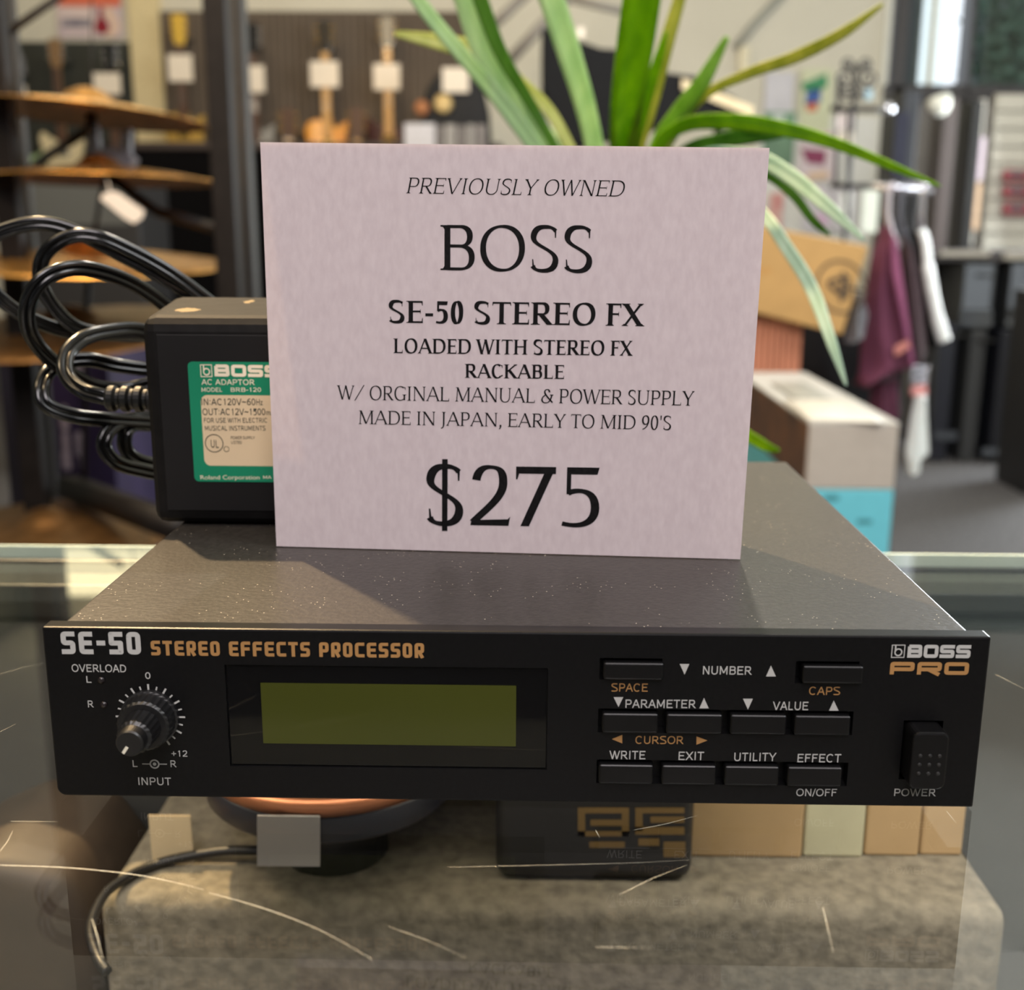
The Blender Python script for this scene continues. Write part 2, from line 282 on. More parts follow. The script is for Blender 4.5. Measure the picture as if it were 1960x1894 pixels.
# ---------------------------------------------------------------- mesh helpers
class MB:
    def __init__(s): s.v=[];s.f=[];s.sm=[]
    def add(s,vs,fs,smooth=False):
        k=len(s.v); s.v+=[tuple(v) for v in vs]; s.f+=[[i+k for i in f] for f in fs]; s.sm+=[smooth]*len(fs); return s
    def box(s,c,d,rot=None):
        c=Vector(c); h=[x/2 for x in d]; R=rot or Matrix.Identity(3)
        vs=[c+R@Vector((sx*h[0],sy*h[1],sz*h[2])) for sz in(-1,1) for sy in(-1,1) for sx in(-1,1)]
        return s.add(vs,[(0,2,3,1),(4,5,7,6),(0,1,5,4),(2,6,7,3),(0,4,6,2),(1,3,7,5)])
    def prism(s,pts,off,smooth=False):
        """closed outline (3-D points) extruded by the vector off."""
        off=Vector(off); n=len(pts); vs=[Vector(p) for p in pts]+[Vector(p)+off for p in pts]
        s.add(vs,[list(range(n))[::-1],[n+i for i in range(n)]]); k=len(s.v)-2*n
        s.f+=[[k+i,k+(i+1)%n,k+n+(i+1)%n,k+n+i] for i in range(n)]; s.sm+=[smooth]*n; return s
    def tube(s,path,r,n=10,closed=False,flat=None):
        P=[Vector(p) for p in path]; m=len(P); rr=r if hasattr(r,'__len__') else [r]*m; vs=[];prev=None
        for i in range(m):
            a=P[(i-1)%m if closed else max(i-1,0)];b=P[(i+1)%m if closed else min(i+1,m-1)]; t=(b-a).normalized()
            if prev is None: u=t.orthogonal().normalized()
            else: u=(prev-t*prev.dot(t)); u=u.normalized() if u.length>1e-6 else t.orthogonal().normalized()
            prev=u; w=t.cross(u)
            for j in range(n): q=2*PI*j/n; vs.append(P[i]+(u*math.cos(q)+w*math.sin(q))*rr[i])
        fs=[]
        for i in range(m if closed else m-1):
            for j in range(n): fs.append((i*n+j,i*n+(j+1)%n,((i+1)%m)*n+(j+1)%n,((i+1)%m)*n+j))
        if not closed: fs+= [tuple(range(n))[::-1],tuple((m-1)*n+j for j in range(n))]
        return s.add(vs,fs,True)
    def lathe(s,prof,c,axis=(0,0,1),n=32,smooth=True):
        """prof: (radius, height) pairs turned about axis through c."""
        ax=Vector(axis).normalized(); u=ax.orthogonal().normalized(); w=ax.cross(u); c=Vector(c); m=len(prof); vs=[]
        for r,h in prof:
            for j in range(n): q=2*PI*j/n; vs.append(c+ax*h+(u*math.cos(q)+w*math.sin(q))*r)
        fs=[(i*n+j,i*n+(j+1)%n,(i+1)*n+(j+1)%n,(i+1)*n+j) for i in range(m-1) for j in range(n)]
        if prof[0][0]>0: fs.append(tuple(range(n))[::-1])
        if prof[-1][0]>0: fs.append(tuple((m-1)*n+j for j in range(n)))
        return s.add(vs,fs,smooth)
    def build(s,name,m,parent=None,bevel=0,seg=2,smooth=None,sub=0):
        me=bpy.data.meshes.new(name); me.from_pydata(s.v,[],s.f); me.materials.append(m)
        for p,k in zip(me.polygons,s.sm): p.use_smooth=k if smooth is None else smooth
        bm=bmesh.new(); bm.from_mesh(me)
        bmesh.ops.remove_doubles(bm,verts=bm.verts,dist=1e-6); bmesh.ops.recalc_face_normals(bm,faces=bm.faces)
        if bevel:
            bmesh.ops.bevel(bm,geom=[e for e in bm.edges if len(e.link_faces)==2 and e.calc_face_angle(0)>.5],offset=bevel,segments=seg,affect='EDGES',profile=.5,clamp_overlap=True)
        bm.to_mesh(me); bm.free()
        o=bpy.data.objects.new(name,me); COL.objects.link(o)
        if sub: md=o.modifiers.new('s','SUBSURF'); md.levels=sub; md.render_levels=sub
        if parent: 
            o.parent=parent; o.matrix_parent_inverse=Matrix.Translation(parent.location).inverted() if parent.rotation_euler==Vector((0,0,0)) or True else Matrix()
        return o
def tag(o,label=None,cat=None,group=None,kind=None):
    if label:o['label']=label
    if cat:o['category']=cat
    if group:o['group']=group
    if kind:o['kind']=kind
    return o
def thing(name,loc,label,cat,group=None):
    o=bpy.data.objects.new(name,None); COL.objects.link(o); o.location=loc; o.empty_display_size=.05; return tag(o,label,cat,group)
def struct(o): o['kind']='structure'; return o
def cut(o,cutters):
    """carve the cutter boxes out of o and leave one plain mesh."""
    mb=MB()
    for c,d in cutters: mb.box(c,d)
    k=mb.build('cutter',o.data.materials[0]); md=o.modifiers.new('b','BOOLEAN'); md.object=k; md.solver='EXACT'; md.operation='DIFFERENCE'
    dg=bpy.context.evaluated_depsgraph_get(); me=bpy.data.meshes.new_from_object(o.evaluated_get(dg)); o.modifiers.clear(); o.data=me
    bpy.data.objects.remove(k)
def put(polys,w,A,B,up,name,m,parent,h0=0,h1=700,lift=None):
    """flat lettering: font x 0..w along A->B, cap height along the vector up."""
    A=Vector(A);B=Vector(B);up=Vector(up); d=B-A; n=d.cross(up).normalized()
    if n.dot(FW)>0:n=-n
    lift=.00006 if lift is None else lift; mb=MB()
    for i,p in enumerate(polys): mb.add([A+d*(x/w)+up*((y-h0)/(h1-h0))+n*(lift+(i%16)*1.5e-6) for x,y in p],[list(range(len(p)))])
    return mb.build(name,m,parent)
def spline(pts,n=8,closed=False):
    P=[Vector(p) for p in pts];m=len(P);o=[]
    for i in range(m if closed else m-1):
        a,b,c,d=(P[(i-1)%m],P[i],P[(i+1)%m],P[(i+2)%m]) if closed else (P[max(i-1,0)],P[i],P[i+1],P[min(i+2,m-1)])
        for j in range(n):
            t=j/n; o.append(.5*((2*b)+(c-a)*t+(2*a-5*b+4*c-d)*t*t+(3*b-a-3*c+d)*t**3))
    if not closed:o.append(P[-1])
    return o
def rrect(w,h,r,n=5):
    o=[]
    for cx,cy,a0 in((w/2-r,h/2-r,0),(-w/2+r,h/2-r,90),(-w/2+r,-h/2+r,180),(w/2-r,-h/2+r,270)):
        for i in range(n+1): a=math.radians(a0+90*i/n); o.append((cx+r*math.cos(a),cy+r*math.sin(a)))
    return o
BLACK=mat('black plastic',rgb(20,20,22),.42,noise=.1,scale=300,bump=.03)
# ================================================================= setting
CARPET=mat('charcoal carpet',rgb(84,82,83),.95,noise=.5,scale=60,bump=.3)
CREAM=mat('cream wall paint',rgb(212,207,190),.8,noise=.03,scale=3)
FZ=-.95; BW=7.3; CZ=2.6
struct(MB().box((0,1.5,FZ-.05),(8,12,.1)).build('floor',CARPET))
struct(MB().box((0,1.5,CZ+.05),(8,12,.1)).build('ceiling',mat('ceiling paint',rgb(225,222,212),.85,noise=.04,scale=5)))
XR=aty(1688,200,BW).x
struct(MB().box(((-4+XR)/2,BW+.06,.85),(XR+4,.12,3.6)).build('wall_back',CREAM))
struct(MB().box((-3.6,2.5,.85),(.1,10,3.6)).build('wall_left',mat('grey green wall paint',rgb(92,95,88),.8)))
struct(MB().box((0,-3,.85),(7.4,.1,3.6)).build('wall_front',mat('dark shop wall',rgb(26,24,24),.8)))
struct(MB().box((-3.42,BW-.03,2.15),(.3,.06,.9)).build('dark_reflection_board',mat('grey green reflection dimmer',rgb(84,90,84),.8)))  # unseen dark board, added to dim the left reflection in the counter glass
# storefront to the right of the back wall
DARKF=mat('dark window frame',rgb(58,55,56),.45,noise=.1)
def px_box(x0,x1,y0,y1,Y,dep,mb=None,z0=None,z1=None):
    a=aty(x0,y1,Y);b=aty(x1,y0,Y); mb=mb or MB()
    lo=a.z if z0 is None else z0; hi=b.z if z1 is None else z1
    return mb.box(((a.x+b.x)/2,Y+dep/2,(lo+hi)/2),(b.x-a.x,dep,hi-lo))
struct(px_box(1697,1746,0,300,BW-.05,.2,z0=FZ,z1=CZ).build('trim_1',DARKF,bevel=.01))
struct(px_box(1836,1874,0,300,BW-.05,.2,z0=FZ,z1=CZ).build('trim_2',DARKF,bevel=.01))
struct(px_box(1690,2300,163,190,BW-.05,.2).build('trim_3',DARKF,bevel=.01))
struct(px_box(1690,2300,192,700,BW+.02,.1,z0=FZ).build('wall_right_of_door',mat('grey wall',rgb(120,116,112),.8)))
struct(px_box(1688,1699,0,300,BW-.03,.12,z0=FZ,z1=CZ).build('trim_4',mat('white trim',rgb(225,225,215),.6),bevel=.005))
PANE=glass_mat('window glass',(.92,.96,.95))
struct(px_box(1746,1836,-200,163,BW+.03,.006,z1=CZ).build('window_1',PANE))
struct(px_box(1874,2300,-200,163,BW+.03,.006,z1=CZ).build('window_2',PANE))
struct(px_box(1783,1805,-200,163,BW+.02,.05,z1=CZ).build('trim_5',mat('pale mullion',rgb(225,222,200),.5)))
struct(px_box(1730,1786,-200,175,BW+.06,.02,z1=CZ).build('wall_outside_bay',mat('grey blue porch paint',rgb(62,72,76),.7)))
struct(MB().box((3.6,2.0,.85),(.1,9,3.6)).build('wall_right',CREAM))
# ================================================================= counter
gy=.2166
ctr=thing('display_counter',(0,-.1,FZ),'glass-topped shop display counter that the black effects unit stands on','counter')
GL=glass_mat('counter glass',(.96,.965,.95))
MB().box((0,(gy-.45)/2,-.003),(2.4,gy+.45,.006)).build('glass_top',GL,ctr)
ALU=mat('brushed aluminium',rgb(44,48,47),.4,.3,noise=.1,scale=30,stretch=(1,30,30))
MB().box((0,gy-.0165,-.0105),(2.4,.033,.008)).box((0,gy-.002,-.03),(2.4,.004,.05)).build('rear_rail',ALU,ctr,bevel=.001)
MB().box((0,gy+.001,-.003),(2.4,.0015,.006)).build('glass_edge',mat('green glass edge',rgb(205,220,205),.15,noise=.05),ctr)
CWH=mat('grey laminate',rgb(84,85,82),.5,noise=.04,scale=8)
MB().box((0,-.115,-.19),(2.4,.65,.02)).build('case_floor',CWH,ctr)
MB().box((0,.207,-.105),(2.4,.006,.15)).build('back_panel',mat('dim grey panel',rgb(62,62,60),.5),ctr)
MB().box((0,-.115,-.575),(2.4,.65,.75)).build('base_cabinet',mat('black laminate',rgb(28,27,27),.5),ctr)
MB().box((0,-.447,-.09),(2.4,.006,.18)).build('front_glass',GL,ctr)
SCR=mat('bright scratch',rgb(250,240,215),.25,noise=.2,scale=900,emit=0)
def scratch(pts,w):
    P=[atz(x,y,.00012) for x,y in pts]; P=spline(P,6); rb=ribbon([(p.x,p.y) for p in P],lambda a,b,t:w*(.2+.3*math.sin(PI*min(1,.15+t))))
    mb=MB()
    for q in rb: mb.add([(x,y,.00012) for x,y in q],[[0,1,2,3]])
    mb.build('scratch',SCR,ctr)
for p,w in [([(0,1655),(130,1660),(250,1672),(330,1687),(390,1702)],.0003),([(400,1708),(470,1727),(540,1750),(620,1783),(712,1835)],.00018),
  ([(1185,1712),(1250,1680),(1315,1655)],.00012),([(1212,1588),(1275,1576),(1335,1560)],.00013),([(858,1659),(1000,1656),(1200,1651),(1320,1645)],.0001),
  ([(1140,1812),(1232,1813)],.0001),([(1575,1735),(1583,1770),(1595,1822)],.0001),([(1812,1552),(1830,1574)],.00016),([(745,1773),(820,1800),(890,1832)],.00008),
  ([(0,1628),(14,1610),(24,1590)],.00014),([(20,1571),(110,1572)],.0001),([(0,1290),(40,1278),(85,1268)],.0001),([(176,1758),(186,1790),(196,1832)],.00015),([(0,1400),(30,1385)],.0001),([(1140,1588),(1148,1602)],.00014),([(1905,1290),(1935,1305),(1960,1318)],.00012)]: scratch(p,w)
# riser and what lies under the glass
FELT=mat('grey display carpet',rgb(128,120,104),.95,noise=.3,scale=160,bump=.6)
lf=atz(1935,1745,-.1); RX=.1745
ri=tag(MB().box(((RX-.15)/2,(lf.y+.2025)/2,-.14),(RX+.15,.2025-lf.y,.08)).build('display_riser',FELT,bevel=.007,seg=4,smooth=True),'grey carpeted riser step inside the glass counter','riser')
def under(px0,px1,pb,h,dep,m,name,label,cat,group=None,bev=.001):
    a=atz(px0,pb,-.1);b=atz(px1,pb,-.1); y=min(a.y,b.y)
    return tag(MB().box(((a.x+b.x)/2,y+dep/2,-.0998+h/2),(b.x-a.x,dep,h)).build(name,m,bevel=bev),label,cat,group)
CARD=mat('brown cardboard',rgb(178,150,110),.8,noise=.1,scale=30)
under(1318,1533,1640,.07,.03,CARD,'cardboard_carton','tan carton under the glass, beside the black pedal','carton','cartons under the glass')
under(1536,1650,1640,.07,.028,mat('cream carton',rgb(190,186,156),.7),'cardboard_carton','cream white carton standing between tan cartons under the glass','carton','cartons under the glass')
under(1653,1757,1638,.07,.028,CARD,'cardboard_carton','tan carton under the glass, just right of the cream carton','carton','cartons under the glass')
under(1760,1840,1637,.07,.026,CARD,'cardboard_carton','narrow tan carton at the right end of the row under the glass','carton','cartons under the glass')
# black pedal with gold print
a=atz(948,1688,-.1);b=atz(1325,1690,-.1); py=a.y
pd=thing('effects_pedal',((a.x+b.x)/2,py,-.1),'black effects pedal box with gold print lying under the glass','pedal')
MB().box(((a.x+b.x)/2,py+.022,-.0718),(b.x-a.x,.044,.056)).build('body',mat('black pedal case',rgb(34,33,34),.45),pd,bevel=.006,seg=4,smooth=True)
GOLDP=mat('gold print',rgb(118,94,54),.6)
n_=Vector((0,1,0)); mb=MB()
def pq(x0,y0,x1,y1): mb.add([atp(x,y,(0,py-.0002,0),n_) for x,y in((x0,y1),(x1,y1),(x1,y0),(x0,y0))],[[0,1,2,3]])
for r in((1106,1545,1204,1556),(1106,1556,1120,1600),(1130,1568,1190,1580),(1190,1556,1204,1600),(1106,1590,1204,1600),(1216,1545,1310,1556),(1216,1556,1230,1590),(1245,1562,1310,1574),(1216,1582,1310,1597),(1128,1610,1196,1622),(1222,1604,1262,1618),(1270,1610,1312,1640)): pq(*r)
mb.build('gold_print',GOLDP,pd); mb=MB()
MB().box((atz(1075,1640,-.1).x,py+.012,-.043),(.004,.02,.004)).build('clip',mat('grey plastic',rgb(80,80,84),.5),pd)
# tambourine, tags and lead
ZD=-.072; f_=atz(600,1622,ZD); rr=.047; dc=Vector((f_.x-.001,f_.y+rr,ZD))
tb=thing('hand_drum',dc,'small round dark blue drum with a copper rim lying under the glass','drum')
MB().lathe([(rr*.97,.0005),(rr,.002),(rr,.010),(rr*.99,.0112)],dc,n=48).build('shell',mat('dark blue shell',rgb(40,42,52),.4),tb)
MB().lathe([(rr*.86,.0113),(rr*.9,.0165),(rr*.99,.0172),(rr*1.02,.0145),(rr*1.0,.0113)],dc,n=48).build('rim',mat('copper rim',rgb(196,128,92),.35,.6),tb)
MB().lathe([(0,.0145),(rr*.88,.014)],dc,n=48).build('drum_skin',mat('green grey drum skin',rgb(98,100,82),.6),tb)
MB().lathe([(.02,-.0278),(.02,.001)],dc,n=24).build('stand_block',BLACK,tb)
po=tag(MB().prism([(x,.112,z) for x,z in [(-.152,-.179),(-.215,-.179),(-.226,-.14),(-.215,-.098),(-.19,-.086),(-.163,-.092),(-.153,-.11)]],(0,.07,0)).build('leather_pouch',mat('dark brown leather',rgb(62,50,38),.6,noise=.25,scale=40),bevel=.008,seg=3,smooth=True),'dark brown leather pouch inside the counter, left of the grey carpeted riser','pouch')
def tagcard(p0,p1,top,lab,c):
    a=atz(*p0,-.0995);b=atz(*p1,-.0995); d=b-a; t=aty(top[0],top[1],a.y+.004); up=Vector((t.x-a.x,.004,t.z-a.z))
    return tag(MB().prism([a,b,b+up,a+up],(0,.0006,0)).build('price_tag',c),lab,'price tag','price tags under the glass')
TG=mat('grey card',rgb(185,180,178),.7,noise=.05)
yt=dc.y-rr-.0015; q=[aty(x,y,yt) for x,y in((492,1657),(612,1658),(612,1562),(492,1561))]; tag(MB().prism(q,(0,.0006,0)).build('price_tag',TG),'pale grey price tag hanging in front of the small drum under the glass','price tag','price tags under the glass')
tagcard((292,1652),(372,1653),(284,1560),'beige price tag at the left of the small drum under the glass',mat('beige card',rgb(178,160,128),.7))
cb=[atz(x,y,-.096+.002*math.sin(i)) for i,(x,y) in enumerate([(205,1860),(186,1830),(173,1775),(200,1712),(245,1678),(295,1655),(350,1640),(430,1628),(500,1626),(545,1618),(556,1608),(545,1598),(525,1600)])]
tag(MB().tube(spline(cb,6),.0018,8).build('audio_cable',BLACK,smooth=True),'thin black cable curling under the glass at the left','cable')
# ================================================================= effects processor
ph=.0432
fx=thing('effects_processor',(0,.1,.0005),'black half-rack stereo effects processor lying on the glass counter','effects unit')
N0=Vector((0,1,0)); P=lambda x,y:aty(x,y,0)
COVM=mat('dark painted steel',rgb(40,37,33),.40,.0,noise=.25,scale=700,bump=.08,coat=.08,coatr=.22)
t=COVM.node_tree; b=t.nodes['Principled BSDF']      # dust specks
sp=t.nodes.new('ShaderNodeTexVoronoi'); sp.inputs['Scale'].default_value=620; tc=[n for n in t.nodes if n.type=='TEX_COORD'][0]; t.links.new(tc.outputs['Object'],sp.inputs['Vector'])
lt=t.nodes.new('ShaderNodeMath'); lt.operation='LESS_THAN'; lt.inputs[1].default_value=.10; t.links.new(sp.outputs['Distance'],lt.inputs[0])
n2=t.nodes.new('ShaderNodeTexNoise'); n2.inputs['Scale'].default_value=60; t.links.new(tc.outputs['Object'],n2.inputs['Vector']); g2=t.nodes.new('ShaderNodeMath'); g2.operation='GREATER_THAN'; g2.inputs[1].default_value=.54; t.links.new(n2.outputs['Fac'],g2.inputs[0])
ml=t.nodes.new('ShaderNodeMath'); ml.operation='MULTIPLY'; t.links.new(lt.outputs[0],ml.inputs[0]); t.links.new(g2.outputs[0],ml.inputs[1])
mx=t.nodes.new('ShaderNodeMix'); mx.data_type='RGBA'; src=b.inputs['Base Color'].links[0].from_socket; t.links.new(ml.outputs[0],mx.inputs[0]); t.links.new(src,mx.inputs[6]); mx.inputs[7].default_value=(*rgb(190,180,160),1); t.links.new(mx.outputs[2],b.inputs['Base Color'])
MB().box((0,.1028,.0215),(.2124,.1978,.0419)).build('cover',COVM,fx,bevel=.0009,seg=3)
mb=MB(); r=.0022
out=[(.109,0,.0005),(.109,0,ph),(-.109,0,ph)]+[(-.109+r-r*math.cos(math.radians(q)),0,.0005+r-r*math.sin(math.radians(q))) for q in range(0,91,15)]
PANM=mat('satin black panel',rgb(9,9,10),.32,noise=.12,scale=900,spec=.22)
pan=mb.prism(out,(0,.0048,0)).build('front_panel',PANM,fx,bevel=.0005,seg=2)
def zone(x0,y0,x1,y1):
    a=P(x0,y1);b=P(x1,y0); return a.x,b.x,a.z,b.z
cuts=[]
dz=(P(435,1370).x,P(1048,1370).x,P(740,1470).z,P(740,1275).z); cuts.append((((dz[0]+dz[1])/2,0,(dz[2]+dz[3])/2),(dz[1]-dz[0],.0024,dz[3]-dz[2])))
slots=[zone(1147,1260,1268,1300),zone(1521,1266,1645,1307),zone(1144,1361,1634,1401),zone(1141,1459,1624,1498)]
for s in slots: cuts.append((((s[0]+s[1])/2,0,(s[2]+s[3])/2),(s[1]-s[0],.007,s[3]-s[2])))
pz=zone(1720,1379,1806,1491); cuts.append((((pz[0]+pz[1])/2,0,(pz[2]+pz[3])/2),(pz[1]-pz[0],.007,pz[3]-pz[2])))
cut(pan,cuts)
WIN=mat('smoked display window',rgb(9,9,10),.04,noise=.05,spec=.6)
dw=MB().box(((dz[0]+dz[1])/2,.0010,(dz[2]+dz[3])/2),(dz[1]-dz[0]-.0006,.0006,dz[3]-dz[2]-.0006)).build('display_window',WIN,fx)
la=P(503,1424);lb=P(988,1314)
MB().box(((la.x+lb.x)/2,.00066,(la.z+lb.z)/2),(lb.x-la.x,.0002,lb.z-la.z)).build('lcd_screen',mat('olive liquid crystal',rgb(62,66,22),.08,noise=.06,scale=20,spec=.6),dw)
BTN=mat('black button',rgb(7,7,8),.32,noise=.1,spec=.3)
def button(x0,x1,s):
    a=P(x0,1400).x;b=P(x1,1400).x; z0=s[2]+.0004;z1=s[3]-.0007
    MB().box(((a+b)/2,.0004,(z0+z1)/2),(b-a,.0036,z1-z0)).build('button',BTN,fx,bevel=.0006,seg=3)
button(1151,1265,slots[0]); button(1526,1641,slots[1])
for i in range(4): button(1151+i*122,1258+i*122,slots[2])
for i in range(4): button(1147+i*121,1252+i*121,slots[3])
# power switch
pc=((pz[0]+pz[1])/2,(pz[2]+pz[3])/2); pw=pz[1]-pz[0]-.0008; phh=pz[3]-pz[2]-.0008
pb=MB().prism([(pc[0]+x,.003,pc[1]+z) for x,z in rrect(pw,phh,.0018)],(0,-.0088,0)).build('power_button',BTN,fx,bevel=.0005,seg=2)
mb=MB()
for i in range(3):
    for j in range(3): mb.lathe([(.00052,0),(.00038,.00012),(0,.00015)],(pc[0]+(i-1)*.0022,-.00582,pc[1]-.0008+(j-1)*.0022),(0,-1,0),12)
mb.build('dimples',mat('dimple black',rgb(6,6,7),.6),pb)
# input knob
kc=P(288,1371)
def knurl(prof,c,n=56,amp=.00016):
    mb=MB(); vs=[];m=len(prof)
    for r_,h,k in prof:
        for j in range(n): q=2*PI*j/n; R_=r_+(amp if (j%2 and k) else 0); vs.append(Vector((c.x+R_*math.cos(q),c.y-h,c.z+R_*math.sin(q))))
    fs=[(i*n+j,i*n+(j+1)%n,(i+1)*n+(j+1)%n,(i+1)*n+j) for i in range(m-1) for j in range(n)]+[tuple((m-1)*n+j for j in range(n))]
    return mb.add(vs,fs)
KM=mat('black knob',rgb(14,14,15),.38,noise=.15)
kn=thing('dual_input_knob',kc,None,None); 
ko=knurl([(.0068,0,0),(.0068,.0012,0),(.0063,.0014,1),(.0060,.0052,1),(.0056,.0058,0),(.0046,.0058,0)],kc).build('outer_knob',KM,fx)
bpy.data.objects.remove(kn)
ki=knurl([(.0043,.005,0),(.0042,.0058,1),(.0039,.0112,1),(.0033,.0118,0),(.0031,.0142,0),(.0028,.0146,0)],kc,40).build('inner_knob',KM,fx)
a_=math.radians(236); d_=Vector((math.cos(a_),0,math.sin(a_))); w_=Vector((-d_.z,0,d_.x)); c_=kc+Vector((0,-.01465,0))
MB().prism([c_+d_*.0008+w_*.00035,c_+d_*.0026+w_*.00035,c_+d_*.0026-w_*.00035,c_+d_*.0008-w_*.00035],(0,-.0002,0)).build('pointer_mark',mat('ivory mark',rgb(215,210,190),.5),ki)
for q in((194,1301),(199,1348)):
    MB().lathe([(.00085,0),(.0008,.0003),(0,.0006)],P(*q),(0,-1,0),16).build('indicator_light',mat('dark red lens',rgb(24,18,20),.3),fx)
# printed lettering
WHT=mat('white print',rgb(172,172,168),.5,noise=.04); GLD=mat('gold panel print',rgb(156,116,68),.5,noise=.05)
Z=Vector((0,0,1))
def ink(text,x0,y0,x1,y1,h,style='helv',m=None):
    A=P(x0,y0);B=P(x1,y1); up=P(x0,y0-h)-A; up=Vector((0,0,up.z))
    if style=='techno': pl,w=techno(text,.58,.215,.15,.42); H=1
    elif style=='logo': pl,w=techno(text,1.12,.27,.12); H=1
    elif style=='wide': pl,w=techno(text,1.75,.30,.2); H=1
    else: pl,w=line_polys(text,style); xs=[p[0] for q in pl for p in q]; k=min(xs); w=max(xs)-k; pl=[[(x-k,y) for x,y in q] for q in pl]; H=700
    put(pl,w,A,B,up,'lettering',m or WHT,fx,0,H)
ink('SE-50',119,1251,271,1252,43,'techno'); ink('STEREO EFFECTS PROCESSOR',290,1253.5,812,1258.5,28,'techno',GLD)
for a in [('OVERLOAD',138,1285,242,1286,14.5),('L',166,1306,175.5,1306,13),('R',169,1353,180,1353,13),('0',278.5,1298.5,288.5,1298.5,12.5),('+12',328.5,1447,359,1447.3,11.5),('L',254.5,1467,263.5,1467,13),('R',327,1467.5,338.5,1467.5,13),('INPUT',265.5,1501.5,328,1502,14.5),
 ('NUMBER',1345,1290,1439,1290.7,16),('PARAMETER',1197,1354,1332,1354.7,16),('VALUE',1478.5,1358,1546.5,1358.4,16),('WRITE',1166,1452,1235,1452.4,16),('EXIT',1298.5,1453.8,1347,1454,16),('UTILITY',1405,1455.8,1485.5,1456,16),('EFFECT',1526,1458,1609,1458.4,16),('ON/OFF',1523.5,1522.6,1601,1523,14),('POWER',1711,1522.6,1791,1523,14)]: ink(*a,'helvm')
for a in [('SPACE',1170,1322.6,1239.5,1323,15.5),('CAPS',1548,1329,1607.5,1329.4,15.5),('CURSOR',1216,1422.8,1308.5,1423.2,15)]: ink(*a,'helvm',GLD)
ink('BOSS',1736,1258,1856.5,1259,25,'logo'); ink('PRO',1702.5,1290,1853,1291,24,'wide',GLD)
def flat(pts,m,parent,name,Y=0): MB().add([aty(x,y,Y)+Vector((0,-.00006,0)) for x,y in pts],[list(range(len(pts)))]).build(name,m,parent)
for x0,x1,y0,y1,k in [(1301,1319.5,1270,1290.5,'d'),(1466,1485,1273,1294,'u'),(1174.5,1193,1333.5,1352.5,'d'),(1338.5,1356.5,1335,1355,'u'),(1422,1441,1336.5,1357.5,'d'),(1586.5,1605,1340,1359.5,'u'),(1171,1191,1405.5,1422,'l'),(1333,1354,1408.5,1424.5,'r')]:
    xm=(x0+x1)/2;ym=(y0+y1)/2
    flat({'d':[(x0,y0),(x1,y0),(xm,y1)],'u':[(x0,y1),(x1,y1),(xm,y0)],'l':[(x0,ym),(x1,y0),(x1,y1)],'r':[(x1,ym),(x0,y0),(x0,y1)]}[k],GLD if k in'lr' else WHT,fx,'arrow_mark')
def logo_square(A,B,up,name,m,parent):
    pl=[]
    for q in([(0,1),(0,0),(1,0),(1,1)],): pl+=ribbon(q+[q[0],q[1]],const(.07))
    pl+=ribbon([(.27,1.0),(.27,.52)]+arc(.52,.42,.27,.27,158,-180-20,24,2),const(.11))+ribbon([(.27,.85),(.30,.5)],const(.11))
    return put(pl,1,A,B,up,name,m,parent,0,1)
logo_square(P(1706,1257.5),P(1730,1257.5),Vector((0,0,P(1706,1234).z-P(1706,1257.5).z)),'logo_mark',WHT,fx)
mb=MB()
for i in range(-6,11):
    q=math.radians(90-15*i); d=Vector((math.cos(q),0,math.sin(q))); w=Vector((-d.z,0,d.x))*(.00022 if i%2==0 else .00018); r0,r1=(.0066,.0082) if i%2==0 else (.0069,.0078); c=kc+Vector((0,-.00006,0))
    if i==0: r0=.0068
    mb.add([c+d*r0+w,c+d*r1+w,c+d*r1-w,c+d*r0-w],[[0,1,2,3]])
mb.build('dial_scale',WHT,fx)
sc_=P(296,1461.5); pl=ribbon(arc(0,0,1,1,0,360,30,2),const(.34))+[[(x,y) for x,y in arc(0,0,.42,.42,0,345,22,2)]]+[[(-2.9,-.12),(-.9,-.12),(-.9,.12),(-2.9,.12)],[(.9,-.12),(2.9,-.12),(2.9,.12),(.9,.12)]]
put(pl,1,sc_,sc_+Vector((.00102,0,0)),(0,0,.00102),'dial_symbol',WHT,fx,0,1)
# ================================================================= price card
zc=.0427; BL=atz(529,1045,zc);BR=atz(1417,1070,zc); cn=(BR-BL).cross(Vector((0,.03,1))).normalized()
TL=atp(498,272,BL,cn);TR=atp(1473,283,BL,cn)
pcard=thing('price_card',(BL+BR)/2,'white folded price card with black printing standing on the effects unit','price card')
PAP=mat('mottled white card',rgb(196,184,188),.75,c2=rgb(208,197,200),scale=620,detail=5,stretch=(1,1,.45),noise=.1)
t=PAP.node_tree; b=t.nodes['Principled BSDF']; tr=t.nodes.new('ShaderNodeBsdfTranslucent'); tr.inputs[0].default_value=(.9,.8,.7,1); ms=t.nodes.new('ShaderNodeMixShader'); ms.inputs[0].default_value=.22; o_=t.nodes['Material Output']; t.links.new(b.outputs[0],ms.inputs[1]); t.links.new(tr.outputs[0],ms.inputs[2]); t.links.new(ms.outputs[0],o_.inputs[0])
bk=-cn if cn.dot(FW)<0 else cn
MB().prism([BL,BR,TR,TL],bk*.0005).build('front_leaf',PAP,pcard)
BL2=BL+bk*.018;BR2=BR+bk*.018
MB().prism([BL2,BR2,TR+bk*.0008,TL+bk*.0008],bk*.0004).build('back_leaf',PAP,pcard)
INK=mat('black card ink',rgb(12,11,12),.7,noise=.3,scale=800,spec=.1)
